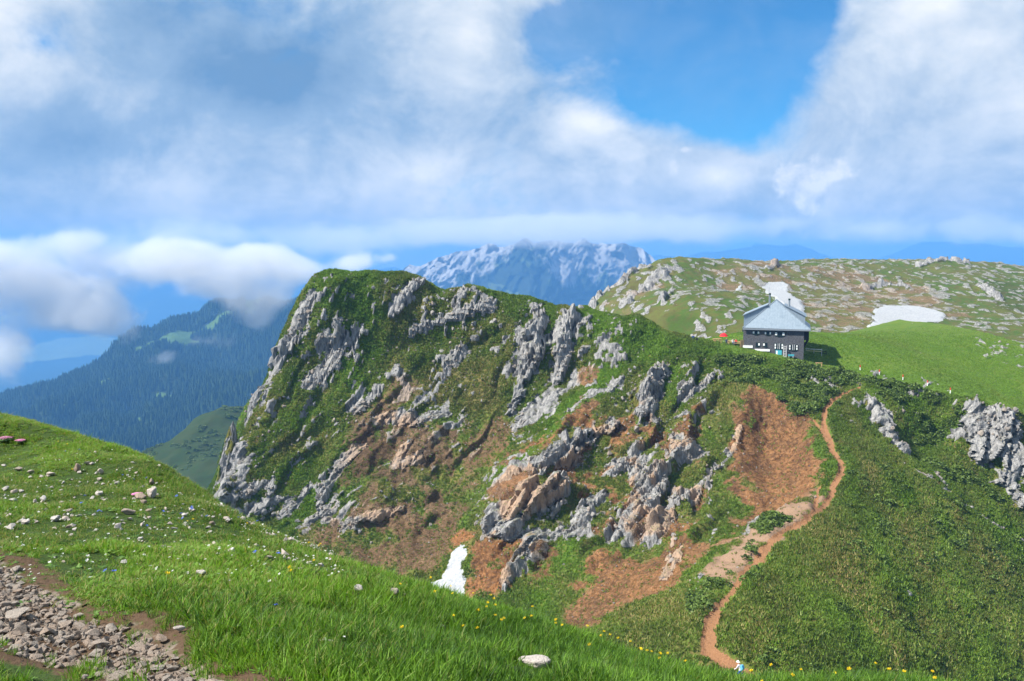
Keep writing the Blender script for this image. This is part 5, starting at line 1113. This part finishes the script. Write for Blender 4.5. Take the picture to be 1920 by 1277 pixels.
# trail markers
for px, py, lab in ((1612, 694, 'red topped white marker post nearest the hut'), (1648, 702, 'second red and white marker post from the hut'), (1692, 712, 'third red and white marker post from the hut'), (1739, 725, 'fourth marker post from the hut along the meadow edge'), (1781, 738, 'farthest marker post from the hut along the meadow edge')):
    h_ = hit(px, py); e_ = empty('marker_post', tuple(h_), label=lab, cat='marker post', group='trail marker posts on the meadow edge')
    MB().bar((0, 0, -.3), (0, 0, .55), .16, n=6).build('pole', M_wh, e_); MB().bar((0, 0, .552), (0, 0, 1.0), .17, n=6).build('red_top', M_red, e_)
# terrace furniture
def table(px, py, rz, lab):
    h_ = hit(px, py); e_ = empty('picnic_table', tuple(h_), (0, 0, rz), label=lab, cat='table', group='picnic tables on the hut terrace')
    MB().box(-.9, .9, -.38, .38, .7, .76).build('table_top', M_tan, e_)
    for s in (-1, 1): MB().box(-.9, .9, s*.68-.13, s*.68+.13, .42, .47).build('bench_seat', M_tan, e_)
    for x in (-.65, .65):
        for s in (-1, 1): MB().bar((x, s*.6, -.3), (x, s*.12, .7), .09).build('leg', M_tan, e_)
        MB().box(x-.05, x+.05, -.8, .8, .36, .42).build('cross_bar', M_tan, e_)
table(1344, 641, .2, 'picnic table farthest from the hut, left of the red parasol'); table(1370, 645, .1, 'picnic table between the red parasol and the hut'); table(1383, 648, -.1, 'picnic table right against the hut wall')
h_ = hit(1356, 642); pa = empty('parasol', tuple(h_), label='red parasol on the terrace beside the hut', cat='parasol')
MB().bar((0, 0, -.2), (0, 0, 2.0), .06, n=6).build('pole', M_grey, pa)
mb = MB(); n = 8
vs = [(.95*math.cos(6.283*k/n), .95*math.sin(6.283*k/n), 1.35) for k in range(n)]+[(.55*math.cos(6.283*k/n), .55*math.sin(6.283*k/n), 1.85) for k in range(n)]+[(0, 0, 2.1)]
mb.add(vs, [(k, (k+1) % n, n+(k+1) % n, n+k) for k in range(n)]+[(n+k, n+(k+1) % n, 2*n) for k in range(n)]).build('canopy', M_red, pa)
for k in range(n): MB().bar((0, 0, 2.08), vs[k], .025).build('rib', M_grey, pa)
sc_ = hit(1391, 651); sb = empty('wind_screen', tuple(sc_), (0, 0, R(10)), label='pale wooden screen against the corner of the hut', cat='screen')
for k in range(4): MB().box(-.42+k*.22, -.22+k*.22, -.03, .03, -.3, 1.6).build('plank', M_tan, sb)
for z in (.2, 1.3): MB().box(-.45, .48, .032, .08, z-.05, z+.05).build('batten', M_tan, sb)
# people: one continuous skinned body, clothes coloured by height on the body
def clothes(name, bands):
    m, T = material(name); p = T.n('ShaderNodeTexCoord').outputs['Object']; z = T.n('ShaderNodeSeparateXYZ', {0: p}).outputs[2]
    r_ = T.n('ShaderNodeValToRGB', {0: T.m('DIVIDE', z, 2.0)}); r_.color_ramp.interpolation = 'CONSTANT'
    for i, (h, c) in enumerate(bands):
        e = r_.color_ramp.elements[i] if i < 2 else r_.color_ramp.elements.new(h/2)
        e.position = h/2; e.color = (*c, 1)
    finish(T, r_.outputs[0], .85, T.noise(p, 30, 3, .6), .3, .01, .15); return m
SKIN = (.55, .33, .24)
def person(loc, rz, J, E, rad, mat, label, hat=None, pack=None, s=1.0):
    e_ = empty('person', loc, (0, 0, rz), label=label, cat='person')
    names = list(J); idx = {n: i for i, n in enumerate(names)}
    me = bpy.data.meshes.new('body'); me.from_pydata([J[n] for n in names], [(idx[a], idx[b]) for a, b in E], []); me.update()
    o = obj('body', me, e_); me.materials.append(mat); o.scale = (s, s, s)
    md = o.modifiers.new('skin', 'SKIN'); md.use_smooth_shade = True; sm = o.modifiers.new('smooth', 'SUBSURF'); sm.levels = 2; sm.render_levels = 2
    if not me.skin_vertices: bpy.context.view_layer.objects.active = o
    sv = me.skin_vertices[0].data if me.skin_vertices else None
    if sv is not None:
        for n in names: r = rad[n]; sv[idx[n]].radius = r if isinstance(r, tuple) else (r, r)
        sv[idx['pelvis']].use_root = True
    return e_
EDG = [('pelvis', 'belly'), ('belly', 'chest'), ('chest', 'neck'), ('neck', 'head'), ('head', 'crown')]+[e for s in 'lr' for e in (('chest', 'sh'+s), ('sh'+s, 'el'+s), ('el'+s, 'wr'+s), ('wr'+s, 'ha'+s), ('pelvis', 'hi'+s), ('hi'+s, 'kn'+s), ('kn'+s, 'an'+s), ('an'+s, 'to'+s))]
RAD = {'pelvis': .15, 'belly': .14, 'chest': .16, 'neck': .06, 'head': .10, 'crown': .075}
for s in 'lr': RAD.update({'sh'+s: .075, 'el'+s: .05, 'wr'+s: .036, 'ha'+s: .04, 'hi'+s: .10, 'kn'+s: .068, 'an'+s: .045, 'to'+s: .04})
def pose_walk():
    J = {'pelvis': (0, 0, .95), 'belly': (0, .05, 1.12), 'chest': (0, .14, 1.36), 'neck': (0, .22, 1.52), 'head': (0, .28, 1.63), 'crown': (0, .31, 1.74)}
    for s, g, f in (('l', -1, 1), ('r', 1, -1)):
        J.update({'sh'+s: (g*.19, .15, 1.42), 'el'+s: (g*.26, .15+f*.12, 1.17), 'wr'+s: (g*.26, .30+f*.14, 1.02), 'ha'+s: (g*.25, .38+f*.14, 1.0), 'hi'+s: (g*.10, 0, .90), 'kn'+s: (g*.11, .10+f*.18, .50), 'an'+s: (g*.11, f*.20, .08+(.06 if f < 0 else 0)), 'to'+s: (g*.12, f*.20+.17, .04+(.02 if f < 0 else 0))})
    return J
def pose_sit():
    J = {'pelvis': (0, 0, .52), 'belly': (0, .03, .70), 'chest': (0, .06, .94), 'neck': (0, .10, 1.11), 'head': (0, .13, 1.22), 'crown': (0, .14, 1.33)}
    for s, g in (('l', -1), ('r', 1)):
        J.update({'sh'+s: (g*.18, .07, 1.0), 'el'+s: (g*.25, .12, .74), 'wr'+s: (g*.18, .32, .66), 'ha'+s: (g*.14, .40, .67), 'hi'+s: (g*.10, .04, .50), 'kn'+s: (g*.13, .46, .52), 'an'+s: (g*.12, .48, .10), 'to'+s: (g*.12, .64, .05)})
    return J
BK = (.02, .02, .025)
m_h = clothes('hiker_clothes', [(0, (.05, .04, .035)), (.14, SKIN), (.55, (.03, .10, .50)), (.98, (.72, .62, .60)), (1.50, SKIN), (1.69, (.75, .75, .78))])
hp = hit(1390, 1274); hk = person((hp[0], hp[1], hp[2]+.02), R(40), pose_walk(), EDG, RAD, m_h, 'hiker in blue shorts and white cap with a pale blue backpack on the trail')
M_bp = simple('backpack_cloth', (.10, .34, .48), .8, .2, 9); mb = MB()
mb.add([(-.17, -.10, 1.08), (.17, -.10, 1.08), (.15, -.02, 1.52), (-.15, -.02, 1.52), (-.18, -.30, 1.10), (.18, -.30, 1.10), (.13, -.22, 1.56), (-.13, -.22, 1.56), (-.15, -.33, 1.30), (.15, -.33, 1.30)], [(0, 1, 2, 3), (0, 4, 5, 1), (4, 8, 9, 5), (8, 7, 6, 9), (7, 3, 2, 6), (0, 3, 7, 8, 4), (1, 5, 9, 6, 2)])
mb.build('backpack', M_bp, hk)
mb = MB(); n = 12; vs = [(.16*math.cos(6.283*k/n), .30+.19*math.sin(6.283*k/n), 1.70) for k in range(n)]+[(.105*math.cos(6.283*k/n), .29+.115*math.sin(6.283*k/n), 1.71) for k in range(n)]+[(.085*math.cos(6.283*k/n), .30+.09*math.sin(6.283*k/n), 1.81) for k in range(n)]
mb.add(vs, [(k, (k+1) % n, n+(k+1) % n, n+k) for k in range(n)]+[(n+k, n+(k+1) % n, 2*n+(k+1) % n, 2*n+k) for k in range(n)]+[tuple(range(2*n, 3*n))]).build('cap', M_wh, hk, True)
MB().bar((.25, .62, 1.05), (.30, .95, -.1), .03, n=6).build('trekking_pole', M_dk, hk)
def sitter(px, py, rz, bands, lab, up=0.0):
    h_ = hit(px, py); return person((h_[0], h_[1], h_[2]+up), rz, pose_sit(), EDG, RAD, clothes('clothes', bands), lab)
sitter(1300, 637, R(150), [(0, BK), (.12, (.03, .05, .12)), (.62, (.03, .06, .16)), (1.08, SKIN), (1.28, (.08, .05, .03))], 'person in dark blue sitting alone on the grass left of the hut', -.38)
hb = hit(1304, 638); rk_o = empty('rucksack', (hb[0]+.2, hb[1], hb[2]), label='black rucksack lying beside the lone sitting person', cat='rucksack')
MB().add([(-.3, -.18, 0), (.3, -.2, 0), (.28, .2, 0), (-.3, .18, 0), (-.24, -.14, .34), (.22, -.15, .3), (.2, .15, .3), (-.22, .13, .34), (0, 0, .42)], [(3, 2, 1, 0), (0, 1, 5, 4), (1, 2, 6, 5), (2, 3, 7, 6), (3, 0, 4, 7), (4, 5, 8), (5, 6, 8), (6, 7, 8), (7, 4, 8)]).build('bag', simple('black_cloth', BK, .8), rk_o)
MB().bar((-.2, 0, .36), (.05, .02, .48), .04).build('strap', simple('strap_cloth', (.04, .04, .05), .8), rk_o)
sitter(1362, 646, R(170), [(0, BK), (.12, (.03, .04, .07)), (.62, (.05, .07, .12)), (1.08, SKIN), (1.28, (.05, .035, .02))], 'person in dark clothes sitting under the red parasol')
sitter(1374, 647, R(190), [(0, BK), (.12, (.10, .14, .22)), (.62, (.70, .68, .66)), (1.08, SKIN), (1.28, (.10, .06, .03))], 'person in a white shirt sitting at the middle picnic table')
sitter(1380, 648, R(160), [(0, BK), (.12, (.06, .06, .08)), (.62, (.60, .05, .05)), (1.08, SKIN), (1.28, (.04, .03, .02))], 'person in a red shirt sitting at the table near the hut')
ws = hit(1328, 640); o = obj('stone', stone_mesh('stone', 501, M_white, 14, 1, 1.0), label='white boulder on the grass between the lone sitter and the terrace', cat='stone'); o.location = (ws[0], ws[1], ws[2]+.1); o.scale = (.42, .42, .42)
# ------------------------------------------------------------------ vegetation and loose rock on the mountainside
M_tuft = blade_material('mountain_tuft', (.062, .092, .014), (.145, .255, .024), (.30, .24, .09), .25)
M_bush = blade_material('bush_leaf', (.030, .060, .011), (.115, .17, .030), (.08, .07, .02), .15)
def far_tuft(seed, n, h, rad):
    r_ = np.random.default_rng(seed); V_ = []; F_ = []; C_ = []
    for k in range(n):
        a = r_.uniform(0, 6.28); rr = rad*math.sqrt(r_.uniform(0, 1)); x, y = rr*math.cos(a), rr*math.sin(a); hh = h*r_.uniform(.5, 1.1); w = rad*.24*r_.uniform(.7, 1.3); fa = r_.uniform(0, 3.14); b = len(V_)
        lx, ly = r_.normal(0, .35, 2)*hh; t = r_.uniform(0, 1); dr = float(r_.uniform() < .45)
        V_ += [(x-w*math.cos(fa), y-w*math.sin(fa), -.08), (x+w*math.cos(fa), y+w*math.sin(fa), -.08), (x+lx+.01, y+ly, hh)]; F_.append((b, b+1, b+2)); C_ += [(0, t, dr, 1), (0, t, dr, 1), (1, t, dr, 1)]
    return mesh_np('tuft', np.array(V_), np.array(F_), M_tuft, {'bl': np.array(C_)})
def bush_mesh(seed):
    r_ = np.random.default_rng(seed); V_ = []; F_ = []; C_ = []
    for k in range(70):
        d_ = r_.normal(0, 1, 3); d_ /= np.linalg.norm(d_); d_[2] = abs(d_[2]); c_ = d_*np.array([.5, .5, .38])*r_.uniform(.65, 1.08); a = r_.normal(0, 1, 3); a /= np.linalg.norm(a); b_ = np.cross(a, r_.normal(0, 1, 3)); b_ /= np.linalg.norm(b_)
        s = r_.uniform(.08, .16); i0 = len(V_); V_ += [c_-a*s, c_+b_*s*.6, c_+a*s, c_-b_*s*.6]; F_.append((i0, i0+1, i0+2, i0+3)); C_ += [(d_[2], r_.uniform(0, 1), 0, 1)]*4
    return mesh_np('bush', np.array(V_), np.array(F_), M_bush, {'bl': np.array(C_)})
tsrc = [src('tuft', far_tuft(i, 16, .30, .30)) for i in range(4)]; bsrc = [src('bush', bush_mesh(i)) for i in range(3)]
VR = np.random.default_rng(21)
rows = np.nonzero(vv < 48)[0].max()
area = np.ones(U.shape); dvg = np.gradient(vv)[:, None]; area = area*dvg
vis_ = (_vx.reshape(U.shape) > 250) & (_vx.reshape(U.shape) < 2010) & (_vy.reshape(U.shape) < 1420)
near_b = sstep(260-DEP, 0, 60)
pw = area*np.clip(1-rock*1.5, 0, 1)*np.clip(1-soil*1.25, .04, 1)*(1-snow_m)*np.clip(1-sstep(trail, -.35, .05), 0, 1)*vis_*near_b*(1-.55*meadow)
pw *= np.hypot(base[..., 0]-fc[0]-3, base[..., 1]-fc[1]-7) > 6.5
pw = pw.ravel()/pw.sum(); n = 310000
k = VR.choice(len(pw), n, p=pw); du_ = VR.uniform(-.17, .17, n); Pk = Vm[k]; 
gu = np.gradient(P, axis=1).reshape(-1, 3)[k]; gv = np.gradient(P, axis=0).reshape(-1, 3)[k]
Pk = Pk+gu*VR.uniform(-.5, .5, n)[:, None]+gv*VR.uniform(-.5, .5, n)[:, None]
def at_(A): return A.ravel()[k]
sz = VR.uniform(.5, 1.25, n)*(1-.45*at_(meadow))*(1+.25*at_(flank))*(.7+.6*fbm(Pk[:, 0]/3, Pk[:, 2]/3, 3, 405))*(1-.35*at_(soil))
ton = np.clip(.30+.62*at_(lush)-.04*at_(flank)+(fbm(Pk[:, 0]/6, Pk[:, 2]/6, 4, 401)-.5)*1.6+at_(flank)*(fbm(at_(S)/12, at_(Tt)/1.5, 4, 406)-.5)*1.4+VR.normal(0, .13, n), 0, 1)
dr_ = np.clip(at_(dry)*1.15+.12+(fbm(Pk[:, 0]/4, Pk[:, 2]/4, 3, 402)-.5)*1.5-.5*at_(lush)+at_(soil)*.5, 0, 1)
tilt = VR.normal(0, .15, (n, 2)); rot = np.stack([tilt[:, 0]+.25, tilt[:, 1], VR.uniform(0, 6.28, n)], -1)
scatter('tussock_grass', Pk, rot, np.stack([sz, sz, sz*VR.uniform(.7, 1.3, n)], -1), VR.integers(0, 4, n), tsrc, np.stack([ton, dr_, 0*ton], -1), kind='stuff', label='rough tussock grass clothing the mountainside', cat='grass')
pb_ = (area*sstep(shrub, .35, .6)*vis_*(1-sstep(trail, -1.1, -.3))).ravel(); pb_ += (area*flank*sstep(fbm(U/4, V/4, 4, 88), .60, .66)*.10*vis_*(1-trail_m)).ravel(); pb_ /= pb_.sum(); nb = 2600; k = VR.choice(len(pb_), nb, p=pb_)
sz = VR.uniform(.7, 1.5, nb); ton = np.clip(VR.normal(.4, .25, nb), 0, 1)
scatter('shrubs', Vm[k]+VR.normal(0, .12, (nb, 3)), np.stack([VR.normal(0, .2, nb), VR.normal(0, .2, nb), VR.uniform(0, 6.28, nb)], -1), np.stack([sz*1.15, sz*1.15, sz], -1), VR.integers(0, 3, nb), bsrc, np.stack([ton, ton*0, ton*0], -1), kind='stuff', label='low dark shrubs on the slopes below the hut', cat='shrubs')
# loose rocks and rubble on the face
M_crock = stone_material('cliff_stone', (.13, .13, .13), (.31, .30, .285), (.25, .19, .14))
csrc = [src('rubble', stone_mesh('rubble', 300+i, M_crock, 12, 0, .8)) for i in range(6)]
near_rock = np.clip(Rm+.8, 0, .8)
wr = area*(near_rock*.75+stony*.5+soil*.14+scree_m*4)*(1-snow_m)*np.clip(1-sstep(trail, -.2, .2), 0.02, 1)*vis_*sstep(fbm(U/6, V/6, 3, 66), .36, .52); wr = (wr*(1-.95*meadow)).ravel(); wr /= wr.sum(); nr_ = 11000
k = VR.choice(len(wr), nr_, p=wr); sz = np.clip(.21*np.exp(VR.normal(0, .6, nr_)), .07, 1.3)*np.where(at_(soil) > .5, .6, 1)*np.where(at_(scree_m) > .3, .8, 1)
scatter('rubble', Vm[k]+VR.normal(0, .15, (nr_, 3))*[1, 1, 0]+FN[k]*(sz*.1)[:, None], np.stack([VR.uniform(-.4, .4, nr_), VR.uniform(.2, 1.0, nr_), VR.uniform(-.5, .5, nr_)], -1), np.stack([sz*.9, sz, sz*1.5], -1), VR.integers(0, 6, nr_), csrc, kind='stuff', label='loose pale rocks strewn over the steep mountainside', cat='rubble')
# dwarf pines on the dark spur
wp_ = (pines*(proj(ps_)[0] < 620)).ravel()**2; wp_ /= wp_.sum(); k = VR.choice(len(wp_), 2600, p=wp_); sz = VR.uniform(2.5, 5.0, len(k)); ton = VR.uniform(0, .4, len(k))
scatter('dwarf_pines', ps_.reshape(-1, 3)[k], np.stack([0*sz, 0*sz, VR.uniform(0, 6.28, len(k))], -1), np.stack([sz, sz, sz*.7], -1), VR.integers(0, 3, len(k)), bsrc, np.stack([ton, 0*ton, 0*ton], -1), kind='stuff', label='patches of dark dwarf pine on the green spur below the cliff', cat='dwarf pines')
# ------------------------------------------------------------------ low clouds: real volumes drifting in the valley and over the far summit
def cloud(name, Y, depth, box, blobs, dens, nscale, label, thr=(.30, .62), nw=1.5, step=.15, floor=None):
    """box and blobs are traced in the photo and set up at distance Y: metres east and up"""
    x0, x1, y0, y1 = box; a = unproj(x0, y1, Y); b = unproj(x1, y0, Y)
    m = bpy.data.materials.new(name+'_vapour'); m.use_nodes = True; T = NT(m.node_tree)
    p = T.n('ShaderNodeTexCoord').outputs['Object']
    sp_n = T.n('ShaderNodeSeparateXYZ', {0: p}); pq = T.n('ShaderNodeCombineXYZ', {0: sp_n.outputs[0], 1: sp_n.outputs[2], 2: T.m('MULTIPLY', sp_n.outputs[1], 1/(depth*.55))}).outputs[0]
    acc = 0.0; c = (a+b)/2
    for wgt, (px, py, rx, ry) in blobs:
        q = unproj(px, py, Y); s_ = Y/FPX; acc = T.m('MULTIPLY_ADD', T.blob(pq, float(q[0]-c[0]), float(q[2]-c[2]), rx*s_, ry*s_), wgt, acc)
    nz = T.noise(T.v('MULTIPLY', p, (1, 1, 1.25)), nscale, 5, .62, .6)
    v = T.ss(T.m('ADD', acc, T.m('MULTIPLY', T.m('SUBTRACT', nz, .5), nw)), thr[0], thr[1])
    v = T.m('MULTIPLY', v, T.ss(acc, .02, .15))
    pv = T.n('ShaderNodeVolumePrincipled', {'Color': (.97, .975, .98), 'Density': T.m('MULTIPLY', v, dens), 'Anisotropy': .15})
    T.n('ShaderNodeOutputMaterial', {'Volume': pv.outputs[0]})
    w, h = (b[0]-a[0])/2, (b[2]-a[2])/2
    o = MB().box(-w, w, -depth/2, depth/2, -h, h).build('cloud', m, label=label, cat='cloud', group='low clouds drifting round the mountains', kind='thing')
    o.location = tuple(float(t) for t in c)
    try: m.cycles.volume_step_rate = step
    except Exception: m.volume_step_rate = step
    return o
cloud('valley_cloud', 1350, 260, (-260, 800, 380, 760), [(1.0, (485, 590, 75, 75)), (.8, (530, 560, 60, 50)), (.75, (300, 672, 75, 42)), (1.1, (10, 650, 130, 120)), (.8, (170, 575, 200, 70)), (.9, (420, 545, 160, 60)), (1.1, (60, 530, 330, 100)), (1.0, (330, 500, 340, 70)), (.6, (205, 615, 130, 60)), (.5, (390, 640, 90, 50)), (.7, (110, 600, 130, 50)), (.9, (-60, 470, 240, 80)), (.8, (150, 455, 170, 60)), (.9, (330, 470, 160, 70)), (1.0, (490, 480, 170, 66)), (.9, (570, 510, 90, 50)), (.8, (660, 492, 90, 44)), (.6, (730, 484, 50, 30))],
      .015, .010, 'broken white cloud drifting through the valley beside the cliff edge')
cloud('summit_cloud', 4300, 1000, (-100, 2150, 372, 510), [(2.2, (1020, 434, 270, 44)), (1.0, (1040, 426, 330, 52)), (1.1, (820, 438, 200, 46)), (1.1, (1290, 432, 210, 50)), (1.1, (640, 452, 220, 56)), (1.0, (350, 445, 350, 60)), (.8, (1480, 420, 170, 46)), (.9, (1650, 428, 150, 52)), (.8, (1800, 424, 140, 50)), (1.0, (1960, 440, 200, 60))],
      .0026, .0040, 'grey cloud bank hiding the summit of the far rocky mountain', (.16, .66), 1.7)
